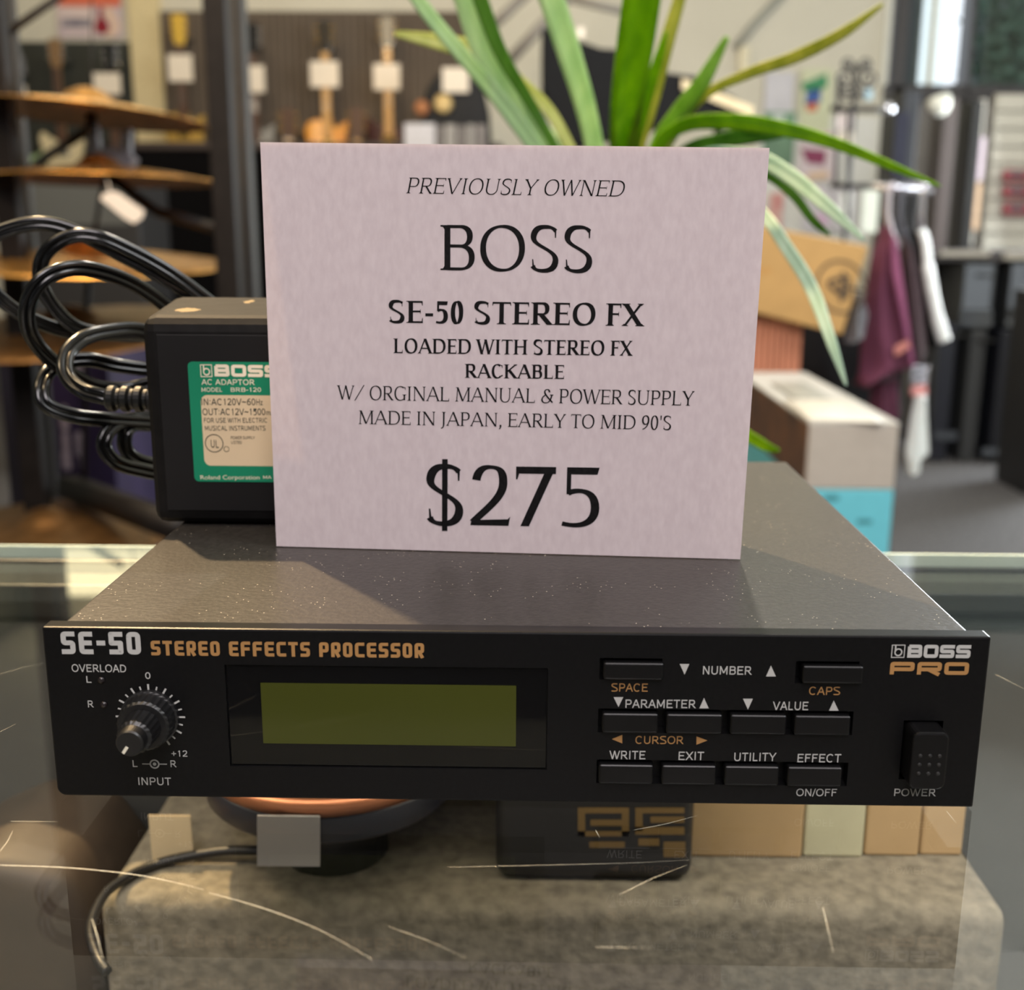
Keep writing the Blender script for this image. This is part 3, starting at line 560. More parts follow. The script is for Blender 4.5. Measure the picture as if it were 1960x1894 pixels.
def cline(text,style,x0,y0,x1,y1,h,h1=700):
    A=atp(x0,y0,BL,cn);B=atp(x1,y1,BL,cn); up=atp(x0,y0-h,BL,cn)-A
    pl,w=line_polys(text,style); xs=[p[0] for q in pl for p in q]; k=min(xs); w=max(xs)-k
    put([[(x-k,y) for x,y in q] for q in pl],w,A,B,up,'printed_line',INK,pcard)
cline('PREVIOUSLY OWNED','pali',777.7,369.7,1195.6,376,30); cline('BOSS','pal',843,516.5,1133,520.6,86)
cline('SE-50 STEREO FX','palb',744,617,1233,624,42); cline('LOADED WITH STEREO FX','palb',753,675.5,1211,680.5,28); cline('RACKABLE','palb',889.6,722.7,1079.5,725,26.5)
cline('W/ ORGINAL MANUAL & POWER SUPPLY','pal',645,764,1328,776,27); cline("MADE IN JAPAN, EARLY TO MID 90'S",'pal',686.5,811,1284,822.5,26); cline('$275','pal',816,1003,1146,1009,113)
# ================================================================= power adaptor
YA=.093; at_=aty(280,607,YA); al=aty(276,760,YA).x; zt=at_.z; yb=YA+.035; zr=zt+.0046; xr=al+.068
ad=thing('power_adaptor',((al+xr)/2,YA+.025,zc),'black mains power adaptor with green label beside the price card','power adaptor')
ADM=mat('scuffed black plastic',rgb(11,10,10),.62,noise=.2,scale=160,bump=.08,spec=.12)
t=ADM.node_tree; b=t.nodes['Principled BSDF']; tc=[n for n in t.nodes if n.type=='TEX_COORD'][0]
vn=t.nodes.new('ShaderNodeTexNoise'); vn.inputs['Scale'].default_value=42; vn.inputs['Detail'].default_value=8; t.links.new(tc.outputs['Object'],vn.inputs['Vector']); gt=t.nodes.new('ShaderNodeMath'); gt.operation='GREATER_THAN'; gt.inputs[1].default_value=.585; t.links.new(vn.outputs['Fac'],gt.inputs[0])
mx=t.nodes.new('ShaderNodeMix'); mx.data_type='RGBA'; src=b.inputs['Base Color'].links[0].from_socket; ge=t.nodes.new('ShaderNodeNewGeometry'); sx_=t.nodes.new('ShaderNodeSeparateXYZ'); t.links.new(ge.outputs['True Normal'],sx_.inputs[0]); gz=t.nodes.new('ShaderNodeMath'); gz.operation='GREATER_THAN'; gz.inputs[1].default_value=.9; t.links.new(sx_.outputs['Z'],gz.inputs[0]); mu=t.nodes.new('ShaderNodeMath'); mu.operation='MULTIPLY'; t.links.new(gz.outputs[0],mu.inputs[0]); t.links.new(gt.outputs[0],mu.inputs[1]); t.links.new(mu.outputs[0],mx.inputs[0]); t.links.new(src,mx.inputs[6]); mx.inputs[7].default_value=(*rgb(128,110,78),1); t.links.new(mx.outputs[2],b.inputs['Base Color'])
body=MB().prism([(al,YA,zc+.0003),(al,YA,zt),(al,yb,zr),(al,yb,zc+.0003)],(xr-al,0,0)).build('body',ADM,ad,bevel=.0042,seg=3)
MB().box(((al+xr)/2,YA-.0001,(zc+zt)/2),(xr-al-.010,.0006,zt-zc-.010)).build('face_plate',mat('matt black face',rgb(10,9,10),.55,spec=.25),ad,bevel=.0002)
yl=YA-.0005
def lp(x,y): return aty(x,y,yl)
LG=mat('green label',rgb(12,120,86),.35,noise=.06); LB=mat('beige label field',rgb(205,184,150),.5,noise=.05); LW=mat('label white',rgb(226,214,190),.5)
a=lp(366,806); b_=lp(640,806); zt_,zb_=lp(400,692).z,lp(400,921).z; xl=a.x
lab=MB().prism([(xl+x+(b_.x-xl)/2,yl,(zt_+zb_)/2+z) for x,z in rrect(b_.x-xl,zt_-zb_,.0014)],(0,-.0002,0)).build('label_sticker',LG,ad)
f0=lp(388,822).x;f1=lp(628,822).x;fz0,fz1=lp(450,891).z,lp(450,756).z
yl-=.00022; MB().add([(f0+(f1-f0)/2+x,yl,(fz0+fz1)/2+z) for x,z in rrect(f1-f0,fz1-fz0,.002)],[list(range(24))]).build('beige_field',LB,lab)
def sans(text,x0,y0,x1,y1,h,m,parent=lab):
    cu=bpy.data.curves.new('t','FONT'); cu.body=text; cu.size=1; ob=bpy.data.objects.new('t',cu); COL.objects.link(ob)
    me=bpy.data.meshes.new_from_object(ob.evaluated_get(bpy.context.evaluated_depsgraph_get())); bpy.data.objects.remove(ob); bpy.data.curves.remove(cu)
    xs=[v.co.x for v in me.vertices];k=min(xs);w=max(xs)-k; pl=[[(me.vertices[i].co.x-k,me.vertices[i].co.y) for i in p.vertices] for p in me.polygons]; bpy.data.meshes.remove(me)
    A=lp(x0,y0);B=lp(x1,y1); put(pl,w,A,B,(0,0,lp(x0,y0-h).z-A.z),'label_text',m,parent,0,.70)
def lhelv(text,x0,y0,x1,y1,h,m,style='helvm'):
    pl,w=line_polys(text,style); xs=[p[0] for q in pl for p in q];k=min(xs);w=max(xs)-k; A=lp(x0,y0);B=lp(x1,y1); put([[(x-k,y) for x,y in q] for q in pl],w,A,B,(0,0,lp(x0,y0-h).z-A.z),'label_text',m,lab)
DK=mat('label ink',rgb(26,36,30),.6)
pl,w=techno('BOSS',1.12,.27,.12); put(pl,w,lp(411,720),lp(536,722),(0,0,lp(411,697).z-lp(411,720).z),'label_text',LW,lab,0,1)
logo_square(lp(385,720.5),lp(406,720.5),(0,0,lp(385,698).z-lp(385,720.5).z),'logo_mark',LW,lab)
lhelv('AC ADAPTOR',386,736,488,736.5,10.5,LW); lhelv('MODEL',386,749.5,425.5,749.5,8,LW); lhelv('BRB-120',442,749.5,500,749.5,8,LW)
lhelv('IN:AC120V~60',386,775,489,775,12.5,DK); sans('Hz',491,775,503,775,12,DK)
lhelv('OUT:AC12V~1500',388,794,508,794,12.5,DK); sans('mA',510,794,526,794,11,DK)
lhelv('FOR USE WITH ELECTRIC',390.5,808.5,511.5,808.5,9,DK); lhelv('MUSICAL INSTRUMENTS',392.5,823.5,508.5,823.5,9,DK)
lhelv('POWER SUPPLY',442,840,488,840,5.5,DK); lhelv('LISTED',443,849,463,849,5.5,DK)
lhelv('UL',404,856,419,857,15,DK); sans('Roland Corporation',384,917,497,917,8,LW); lhelv('MA',504,916,520,916,6,LW)
c0=lp(410,848); put(ribbon(arc(0,0,1,1,0,360,36,2),const(.09)),1,c0,c0+Vector((.0027,0,0)),(0,0,.0027),'label_mark',DK,lab,0,1)
c0=lp(433.5,859); put(ribbon(arc(0,0,1,1,0,360,20,2),const(.2)),1,c0,c0+Vector((.0008,0,0)),(0,0,.0008),'label_mark',DK,lab,0,1)
# cord
s0=aty(205,762,.104); sdir=Vector((1,0,.0)); mb=MB()
re=aty(290,763,.104); pr=[]
for i in range(22):
    t=i/21; pr.append((.0041 if (i%5) in(1,2,3) else .0033,t*(re.x+.004-s0.x)))
mb.lathe([(0,0)]+pr+[(0,pr[-1][1])],s0,(1,0,-.02),20); mb.build('strain_relief',mat('glossy black rubber',rgb(10,10,9),.3),ad,smooth=False)
def cp(lst): return [aty(x,y,Y) for x,y,Y in lst]
path=cp([(215,763,.104),(190,757,.104),(160,748,.105),(134,728,.108),(124,700,.112),(133,670,.118),(165,645,.126),(215,633,.137),(270,632,.148),(330,660,.156),(350,700,.158),
 (300,707,.156),(230,700,.150),(170,688,.144),(120,694,.138),(90,715,.130),(80,745,.124),(90,775,.122),(140,795,.126),(210,803,.134),(290,808,.15),(345,815,.158),
 (330,800,.156),(275,800,.148),(230,808,.138),(205,830,.132),(200,858,.130),(222,884,.132),(262,897,.14),(320,905,.152),(350,880,.158),
 (320,890,.156),(270,883,.146),(242,862,.141),(240,830,.14),(258,812,.146),(310,808,.156),(345,760,.158),
 (300,735,.156),(240,745,.15),(180,738,.142),(120,705,.132),(75,665,.124),(53,620,.118),(57,570,.116),(88,530,.118),(140,513,.124),(200,521,.132),(265,548,.142),(330,595,.154),(370,640,.16),
 (340,640,.16),(270,638,.165),(200,637,.165),(130,634,.16),(60,610,.152),(5,575,.146),(-40,520,.144),(-30,465,.146),(20,437,.148),(85,428,.150),(150,446,.152),(230,487,.156),(310,530,.16),(390,580,.166),(420,620,.168),
 (300,640,.17),(220,640,.168),(150,628,.16),(105,590,.154),(78,540,.15),(84,490,.148),(125,456,.15),(180,452,.152),(250,480,.156),(330,525,.16),(410,585,.165)])
sp_=spline(path,11); dp=[]
off=[]
for i,p in enumerate(sp_):
    a=sp_[max(i-1,0)];b=sp_[min(i+1,len(sp_)-1)]; t=(b-a).normalized(); v=(p-CP).normalized(); u=t.cross(v); u=u.normalized() if u.length>.05 else UP; off.append(u*.0011)
MB().tube([p+o for p,o in zip(sp_,off)],.0015,9).tube([p-o for p,o in zip(sp_,off)],.0015,9).build('cord',mat('glossy black cord',rgb(6,6,6),.2,noise=.1,scale=200),ad,smooth=True)
# ================================================================= plant
PY=.60
plant=thing('potted_plant',aty(1190,745,PY),'green potted plant with long strap leaves behind the price card','plant')
pbz=plant.location.copy()
MB().lathe([(0,0),(.05,0),(.055,.01),(.07,.115),(.074,.118),(.074,.128),(.068,.128),(.064,.112),(0,.11)],pbz,n=36).build('pot',mat('grey ceramic pot',rgb(120,118,112),.5),plant)
MB().lathe([(0,.113),(.03,.116),(.0645,.112)],pbz,n=24).build('soil',mat('dark soil',rgb(40,30,24),.95,noise=.5,scale=200,bump=.5),plant)
st=thing('plant_stand',(pbz.x,pbz.y,FZ),'slim dark stand that carries the potted plant behind the counter','plant stand')
MB().lathe([(0,0),(.13,0),(.13,.015),(.02,.03)],(pbz.x,pbz.y,FZ),n=32).build('base',BLACK,st); MB().tube([(pbz.x,pbz.y,FZ+.02),(pbz.x,pbz.y,pbz.z-.01)],.012).build('pole',BLACK,st); MB().lathe([(0,-.012),(.085,-.012),(.085,0),(0,0)],pbz,n=36).build('stand_top',BLACK,st)
def leafmat(n,c,d):
    m=mat(n,c,.38,c2=d,scale=14,stretch=(6,6,.6),spec=.4); t=m.node_tree; b=t.nodes['Principled BSDF']; tr=t.nodes.new('ShaderNodeBsdfTranslucent'); src=b.inputs['Base Color'].links[0].from_socket; t.links.new(src,tr.inputs[0]); ms=t.nodes.new('ShaderNodeMixShader'); ms.inputs[0].default_value=.45; t.links.new(b.outputs[0],ms.inputs[1]); t.links.new(tr.outputs[0],ms.inputs[2]); t.links.new(ms.outputs[0],t.nodes['Material Output'].inputs[0]); return m
LV=leafmat('vivid green leaf',rgb(112,160,4),rgb(140,184,14)); LP=leafmat('pale green leaf',rgb(165,196,150),rgb(190,214,172)); LO=leafmat('olive leaf',rgb(160,168,72),rgb(188,190,104)); LD=leafmat('deep green leaf',rgb(62,108,22),rgb(92,138,44)); LW_=leafmat('whitish green leaf',rgb(176,206,186),rgb(200,222,206))
base=Vector((pbz.x,pbz.y,pbz.z+.112))
def leaf(pts,wd,m,bx=0):
    """pts: (px,py,Y) along the midrib from the tip to the base; wd: widths in px."""
    P_=[aty(x,y,Y) for x,y,Y in pts]; P_.append(base+Vector((bx,0,0))); wd=list(wd)+[wd[-1]*.8]
    sp=spline(P_,8); n=len(sp); mb=MB(); vs=[]
    for i,p in enumerate(sp):
        f=i/(n-1)*(len(wd)-1); k=min(int(f),len(wd)-2); w=(wd[k]+(wd[k+1]-wd[k])*(f-k))/FPX*(p-CP).length/2
        a=sp[max(i-1,0)];b=sp[min(i+1,n-1)]; t=(b-a).normalized(); v=(p-CP).normalized(); s=t.cross(v).normalized(); nn=s.cross(t)
        s=(s*.93+nn*.36).normalized()
        for q,h in((-1,0),(-.5,.16),(0,.30),(.5,.16),(1,0)): vs.append(p+s*w*q+nn*w*h)
    fs=[(i*5+j,i*5+j+1,(i+1)*5+j+1,(i+1)*5+j) for i in range(n-1) for j in range(4)]
    o=mb.add(vs,fs,True).build('leaf',m,plant); md=o.modifiers.new('t','SOLIDIFY'); md.thickness=.0006
leaf([(770,-60,.50),(800,0,.51),(880,100,.53),(960,195,.56),(1030,290,.58),(1120,440,.6)],[26,26,28,30,34,30,24],LP,-.03)
leaf([(880,-50,.55),(895,0,.56),(930,100,.57),(985,190,.585),(1050,290,.59),(1130,430,.6)],[50,50,50,46,40,34,24],LP,-.03)
leaf([(905,-50,.548),(920,0,.555),(958,100,.565),(1010,190,.58),(1066,290,.585),(1130,430,.6)],[30,30,28,24,20,16,12],LD,-.03)
leaf([(1035,-60,.50),(1057,0,.51),(1093,110,.53),(1120,200,.55),(1140,290,.57),(1165,440,.6)],[48,47,47,42,38,36,26],LP,-.01)
leaf([(1240,-80,.47),(1228,0,.48),(1214,100,.5),(1200,200,.52),(1193,300,.55),(1190,430,.58)],[70,72,72,66,60,50,34],LV,0)
leaf([(1318,-60,.52),(1300,0,.525),(1268,110,.54),(1240,210,.56),(1215,300,.58),(1200,430,.6)],[18,22,28,34,34,30,24],LO,.01)
leaf([(1276,60,.50),(1258,120,.51),(1228,220,.53),(1208,300,.55),(1195,430,.59)],[4,18,24,26,26,22],LV,.01)
leaf([(1392,70,.55),(1345,155,.56),(1300,220,.575),(1260,290,.59),(1215,430,.6)],[10,28,38,44,40,30],leafmat('light green leaf',rgb(120,160,60),rgb(150,186,96)),.02)
leaf([(1690,8,.50),(1610,65,.51),(1520,110,.53),(1430,142,.55),(1340,190,.57),(1270,290,.59),(1220,430,.6)],[6,20,24,22,18,18,18,16],LO,.02)
leaf([(1800,356,.42),(1700,315,.44),(1600,275,.47),(1500,247,.5),(1400,233,.53),(1310,240,.56),(1255,290,.58),(1210,430,.6)],[4,15,21,27,32,30,26,26,22],LV,.02)
leaf([(755,64,.62),(830,78,.62),(915,100,.62),(985,150,.62),(1050,210,.62),(1100,300,.61),(1160,430,.6)],[8,26,38,30,24,22,20,18],LO,-.02)
leaf([(1620,738,.36),(1590,650,.37),(1555,555,.39),(1510,480,.42),(1450,400,.46),(1360,350,.5),(1260,380,.56)],[4,20,26,26,24,22,20,18],LW_,.02)
leaf([(1655,460,.40),(1580,392,.42),(1510,335,.45),(1440,300,.48),(1340,300,.53),(1250,370,.57)],[5,24,30,30,26,24,20],LW_,.02)
leaf([(1540,245,.56),(1475,255,.56),(1390,268,.57),(1300,300,.58),(1220,430,.6)],[6,26,32,28,24,20],LD,.02)
leaf([(1492,862,.40),(1455,848,.41),(1400,800,.43),(1320,640,.48),(1240,500,.55)],[6,22,24,24,22,20],LV,.03)
leaf([(1588,450,.47),(1555,420,.47),(1515,370,.48),(1450,330,.5),(1330,330,.55)],[6,16,18,18,16,14],LD,.02)
leaf([(1062,225,.64),(1072,250,.64),(1090,290,.63),(1130,380,.61)],[5,14,18,18,14],LD,-.02); leaf([(1040,235,.66),(1062,260,.65),(1085,300,.64),(1130,380,.61)],[5,10,14,14,12],LP,-.02)
# ================================================================= cymbal rack
RY=2.0; IRON=mat('black powder-coated iron',rgb(24,20,18),.5,noise=.15,bump=.05,spec=.25); IRG=mat('grey steel tube',rgb(56,55,54),.4,.2)
rack=thing('cymbal_rack',(aty(175,480,RY).x,RY,FZ),'tall black metal cymbal display rack at the left of the shop','display rack')
def pole(x0,y0,x1,y1,wpx,Y,name,m,top=None,parent=rack):
    a=aty(x0,y0,Y);b=aty(x1,y1,Y); d=(b-a)/(b.z-a.z); lo=a+d*(FZ-a.z); hi=a+d*((top if top is not None else 1.2)-a.z); w=wpx/FPX*(Y-CP.y)
    lo=Vector(((a.x+b.x)/2,Y,FZ)); hi=Vector(((a.x+b.x)/2,Y,top if top is not None else 1.2))
    return MB().box((lo+hi)/2,(w,w*.8,hi.z-lo.z)).build(name,m,parent,bevel=.003)
pole(422,0,432,560,42,RY-.10,'upright',IRON); pole(458,300,470,560,46,RY+.28,'upright',IRG); pole(2,0,10,500,44,RY-.10,'upright',IRON); pole(30,90,38,300,22,RY+.28,'upright',IRG)
def bar(pts,wpx,name,m,parent,n=8):
    return MB().tube([aty(*p) for p in pts],wpx/2/FPX*(pts[0][2]-CP.y),n).build(name,m,parent,smooth=True)
bar([(15,62,RY+.1),(35,48,RY+.1),(150,-32,RY+.1)],15,'brace',IRON,rack)
bar([(60,322,RY+.2),(100,292,RY+.1),(175,245,RY)],16,'arm',IRON,rack); bar([(175,245,RY),(175,-40,RY)],3,'hanging_wire',IRON,rack)
bar([(175,260,RY),(175,215,RY)],24,'arm_post',IRON,rack); bar([(200,330,RY),(300,405,RY+.03),(425,440,RY-.08)],20,'arm',IRON,rack); bar([(175,480,RY),(200,335,RY)],9,'arm_post',IRON,rack)
bar([(175,480,RY),(165,600,RY),(160,1000,RY)],12,'centre_post',IRON,rack)
fa=aty(130,930,RY);fb=aty(345,1010,RY-.35); MB().tube([fa,fb],.03,4).build('foot_beam',IRON,rack)
MB().box((rack.location.x,RY,FZ+.03),(.9,.06,.06)).build('base_bar',IRON,rack)
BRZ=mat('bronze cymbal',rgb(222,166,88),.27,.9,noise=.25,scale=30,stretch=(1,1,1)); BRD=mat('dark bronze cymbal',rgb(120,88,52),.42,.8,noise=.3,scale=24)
for m_ in (BRZ,BRD):
    t=m_.node_tree; wv=t.nodes.new('ShaderNodeTexWave'); wv.wave_type='RINGS'; wv.rings_direction='Z'; wv.inputs['Scale'].default_value=26; wv.inputs['Distortion'].default_value=1.2; tc=[n for n in t.nodes if n.type=='TEX_COORD'][0]; t.links.new(tc.outputs['Object'],wv.inputs['Vector'])
    bp=t.nodes.new('ShaderNodeBump'); bp.inputs['Strength'].default_value=.35; bp.inputs['Distance'].default_value=.001; t.links.new(wv.outputs['Fac'],bp.inputs['Height']); t.links.new(bp.outputs[0],t.nodes['Principled BSDF'].inputs['Normal'])
def cymbal(px,py,Y,r,rx,ry,label,m=BRZ):
    c=aty(px,py,Y); o=MB().lathe([(.006,.040),(.02,.037),(r*.16,.030),(r*.22,.017),(r*.26,.013),(r*.6,.004),(r*.9,-.0075),(r,-.0115),(r,-.0132),(r*.9,-.0095),(r*.6,.0022),(r*.26,.011),(r*.22,.015),(r*.16,.028),(.02,.035),(.006,.038)],(0,0,0),n=72).build('cymbal',m,smooth=True)
    o.location=c; o.rotation_euler=(math.radians(rx),math.radians(ry),0); return tag(o,label,'cymbal','cymbals on the display rack')
cymbal(168,208,RY,.222,-2.5,4,'bronze cymbal at the top of the black rack, tilted down to the right')
cymbal(198,333,RY,.226,-1.5,.5,'bronze cymbal second from the top of the rack, under a clear bracket')
cymbal(172,492,RY,.262,3.5,1.5,'gold bronze cymbal third from the top of the rack, behind the black cord loops')
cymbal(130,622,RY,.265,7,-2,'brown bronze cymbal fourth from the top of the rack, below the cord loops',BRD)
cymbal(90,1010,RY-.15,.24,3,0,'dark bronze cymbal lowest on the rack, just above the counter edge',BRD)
PLA=glass_mat('clear plastic',(.80,.82,.86),1.5,.22,.25)
br=thing('plastic_bracket',aty(212,318,RY),'clear plastic two-pronged bracket standing on the second cymbal','bracket')
def slab(pts,dep,Y,name,m,parent,bev=.002):
    return MB().prism([aty(x,y,Y) for x,y in pts],(0,dep,0)).build(name,m,parent,bevel=bev)
FROST=mat('frosted plastic',rgb(168,165,172),.35,noise=.06,trans=.35)
slab([(168,246),(185,242),(190,300),(172,305)],.02,RY-.02,'prong',FROST,br); slab([(232,250),(249,246),(248,290),(256,306),(236,306)],.02,RY-.02,'prong',FROST,br); slab([(170,300),(192,296),(198,280),(240,290),(258,304),(250,318),(182,318)],.03,RY-.025,'bracket_base',FROST,br)
WTAG=mat('white tag card',rgb(232,222,210),.7,noise=.03)
a=[aty(x,y,RY-.25) for x,y in((212,366),(226,369),(276,404),(272,418),(256,428),(238,418),(192,381),(196,372))]
tg=thing('hanging_tag',a[0],'white paper tag hanging slanted between the second and third cymbals','tag'); MB().prism(a,(0,.002,0)).build('card',WTAG,tg,bevel=.0004); MB().tube([aty(212,372,RY-.25),aty(205,345,RY-.2),aty(200,333,RY)],.0008,6).build('string',WTAG,tg)
# purple drumhead boxes behind the cord
PURP=mat('purple box',rgb(36,22,62),.5,noise=.25,scale=6); PWH=mat('grey white print',rgb(150,140,160),.6)
def boxthing(name,x0,x1,y0,y1,Y,dep,m,label,cat,bev=.004,group=None,z0=FZ):
    a=aty(x0,y1,Y);b=aty(x1,y0,Y); lo=z0 if z0 is not None else a.z
    t=thing(name,((a.x+b.x)/2,Y+dep/2,lo),label,cat,group); MB().box(((a.x+b.x)/2,Y+dep/2,(lo+b.z)/2),(b.x-a.x,dep,b.z-lo)).build('body',m,t,bevel=bev); return t
pbx=boxthing('drum_carton',112,205,668,930,2.45,.3,PURP,'purple carton with pale print, standing behind the black cord','carton',group='purple cartons by the cymbal rack')
def blot(lst,Y,m,parent,name='printed_mark',smooth=True):
    mb=MB()
    for x,y,w,h in lst: mb.add([aty(x,y,Y)+Vector((u,0,v)) for u,v in rrect(w/FPX*(Y-CP.y),h/FPX*(Y-CP.y),min(w,h)*.4/FPX*(Y-CP.y))],[list(range(24))])
    return mb.build(name,m,parent)
blot([(103+20,800,16,50),(126,845,14,38),(152,850,16,50),(128,880,18,40),(160,890,12,46),(150,700,22,36),(160,905,10,30)],2.448,PWH,pbx)
pb2=boxthing('drum_carton',20,108,660,960,2.55,.3,mat('dark navy carton',rgb(18,16,34),.5,noise=.3,scale=5),'dark navy carton to the left of the purple one, by the rack','carton',group='purple cartons by the cymbal rack')
blot([(40,770,12,34),(46,812,10,30),(62,700,10,40)],2.548,mat('dim purple print',rgb(90,76,120),.6),pb2)
boxthing('drum_carton',208,330,640,960,2.79,.3,mat('black carton',rgb(16,15,20),.5),'black carton to the right of the purple one, behind the adaptor cord','carton',group='purple cartons by the cymbal rack')
# ================================================================= far left: guitar wall
DPAN=mat('dark grey wall panel',rgb(100,88,76),.8,noise=.05,scale=10); DGR=mat('green black wall panel',rgb(52,54,48),.8,noise=.06)
def wallbox(name,x0,x1,y0,y1,dep,m,label=None,cat=None,Y=BW,z0=None,group=None):
    return tag(px_box(x0,x1,y0,y1,Y-dep,dep*.98,z0=z0).build(name,m,bevel=.004),label,cat,group)
# ribbed panel with thin vertical grooves
def ribbed(x0,x1,y0,y1,m,label,name='slatwall'):
    a=aty(x0,y1,BW);b=aty(x1,y0,BW); mb=MB(); n=int((b.x-a.x)/.045); w=(b.x-a.x)/n
    for i in range(n): mb.box((a.x+(i+.5)*w,BW-.02,(a.z+b.z)/2),(w*.86,.03,b.z-a.z))
    mb.box(((a.x+b.x)/2,BW-.008,(a.z+b.z)/2),(b.x-a.x,.012,b.z-a.z)); return tag(mb.build(name,m),label,'wall panel')
ribbed(292,905,24,330,DPAN,'wide dark brown ribbed wall panel behind the hanging guitars')
wallbox('wall_panel',-200,262,80,330,.03,DGR,'dark green wall panel at the far left behind the cymbals','wall panel')
struct(px_box(266,290,-200,330,BW-.05,.06,z1=CZ).build('trim_6',mat('cream post',rgb(222,205,160),.6)))
ps=thing('guitar_poster',aty(170,70,BW-.02),'red and white poster of a guitar high on the left wall','poster')
px_box(112,228,-40,72,BW-.02,.012).build('sheet',mat('poster paper',rgb(226,206,200),.6,c2=rgb(196,180,190),scale=5),ps)
px_box(112,228,-40,12,BW-.022,.002).build('red_band',mat('poster red',rgb(216,110,80),.6),ps); px_box(118,175,35,52,BW-.022,.002).build('grey_band',mat('poster grey',rgb(120,116,130),.6,c2=rgb(160,152,160),scale=12),ps)
Y_=BW-.023; MB().add([aty(x,y,Y_) for x,y in [(188,14),(197,14),(196,30),(208,46),(209,58),(198,66),(184,62),(180,50),(187,36)]],[list(range(9))]).build('guitar_print',mat('poster crimson',rgb(140,20,40),.6),ps)
MB().add([aty(x,y,Y_) for x,y in [(200,14),(214,14),(224,34),(230,52),(222,68),(206,72),(200,66),(212,56),(211,44),(200,30)]],[list(range(10))]).build('cream_print',mat('poster cream',rgb(226,196,176),.6),ps)
GY=7.0; PPM=FPX/((GY-CP.y)*.99)
CHR=mat('polished gold hardware',rgb(230,190,110),.15,.9); NIK=mat('nickel hardware',rgb(205,205,205),.15,.9); ROSE=mat('rosewood fretboard',rgb(84,56,40),.5,noise=.3,scale=60,stretch=(8,8,1)); MAPL=mat('maple neck',rgb(205,158,92),.4,noise=.1,scale=40,stretch=(8,8,1))
def outline(kind):
    # half outlines (x,z), z=0 bottom
    if kind=='single': L=[(0,0),(.10,.005),(.155,.05),(.165,.12),(.14,.19),(.115,.24),(.122,.30),(.138,.35),(.125,.405),(.08,.43),(.03,.43)]; Rr=[(.03,.43),(.03,.40),(.055,.385),(.09,.41),(.125,.42),(.118,.38),(.115,.33),(.11,.26),(.14,.19),(.165,.12),(.155,.05),(.10,.005)]
    elif kind=='double': L=[(0,0),(.09,.0),(.15,.04),(.163,.11),(.135,.18),(.112,.24),(.13,.31),(.15,.38),(.13,.43),(.09,.40),(.03,.375)]; Rr=[(.03,.36),(.08,.37),(.115,.40),(.135,.37),(.118,.30),(.108,.24),(.135,.18),(.163,.11),(.15,.04),(.09,0)]
    else: L=[(0,0),(.11,.0),(.18,.05),(.195,.13),(.165,.22),(.13,.28),(.14,.35),(.145,.41),(.115,.46),(.06,.475),(.03,.475)]; Rr=[(x,z) for x,z in L[::-1]][:-1]
    pts=[(-x,z) for x,z in L]+[(x,z) for x,z in Rr]
    sp=spline([(x,0,z) for x,z in pts],4,True); return [(p.x,p.z) for p in sp]
def guitar(hx,htop,Y,kind,bm,neckm,headm,hw,label,dep=.045,scale=1.0,pick=None,acoustic=False,group='guitars on the wall display'):
    """headstock centre px hx, its top px htop, at distance Y."""
    top=aty(hx,htop,Y); s=scale; t=thing('guitar',(top.x,Y,top.z-1.0*s),label,'guitar',group); O=Vector((top.x,Y,top.z-1.0*s))
    def W_(x,y,z): return O+Vector((x,y,z))*s
    MB().prism([W_(x,0,z) for x,z in outline(kind)],(0,dep*s,0)).build('body',bm,t,bevel=.006*s,seg=2)
    zb=.475 if kind=='dread' else .40
    MB().prism([W_(-.027,-.006,zb-.06),W_(.027,-.006,zb-.06),W_(.0215,-.006,.82),W_(-.0215,-.006,.82)],(0,.026*s,0)).build('neck',neckm,t,bevel=.004*s)
    fb=MB().prism([W_(-.0265,-.010,zb-.10),W_(.0265,-.010,zb-.10),W_(.0215,-.010,.82),W_(-.0215,-.010,.82)],(0,.005*s,0)).build('fretboard',neckm if neckm is MAPL else ROSE,t)
    mb=MB()
    for i in range(14): z=.82-(.82-zb+.10)*(1-2**(-i/9)); mb.box(W_(0,-.0105,z),(.046*s,.0015*s,.0025*s))
    mb.build('frets',NIK,fb)
    MB().prism([W_(x,0,z) for x,z in [(-.024,.82),(.024,.82),(.038,.86),(.044,.985),(.02,1.0),(0,.992),(-.02,1.0),(-.044,.985),(-.038,.86)]],(0,.015*s,0)).build('headstock',headm,t,bevel=.003*s)
    for q in(-1,1):
        for i in range(3): MB().tube([W_(q*.030,-.014,.875+i*.042),W_(q*.030,0,.875+i*.042)],.0055*s,8).tube([W_(q*.04,.006,.875+i*.042),W_(q*.058,.006,.875+i*.042)],.006*s,8).build('tuner',hw,t)
    MB().tube([W_(0,.016,.88),(O.x,BW-.037,O.z+.88*s)],.012,8).build('wall_hanger',NIK,t)
    if acoustic: MB().lathe([(0,0),(.048*s,0),(.05*s,.002)],W_(0,-.001,.33),(0,-1,0),28).build('sound_hole',mat('dark hole',rgb(14,10,8),.8),t); MB().box(W_(0,-.004,.15),(.15*s,.008*s,.03*s)).build('bridge',ROSE,t)
    else:
        for z in(.16,.30): MB().box(W_(0,-.004,z),(.075*s,.012*s,.036*s)).build('pickup',hw if pick is None else pick,t,bevel=.002*s)
        MB().box(W_(0,-.005,.095),(.085*s,.014*s,.016*s)).build('bridge',hw,t,bevel=.002*s)
        for x,z in((.085,.115),(.115,.15),(.09,.07),(.125,.10)): MB().lathe([(.012*s,0),(.010*s,.012*s),(0,.012*s)],W_(x,0,z),(0,-1,0),14).build('control_knob',hw,t)
    return t
TAGC=mat('cream price card',rgb(240,228,210),.7,noise=.03)
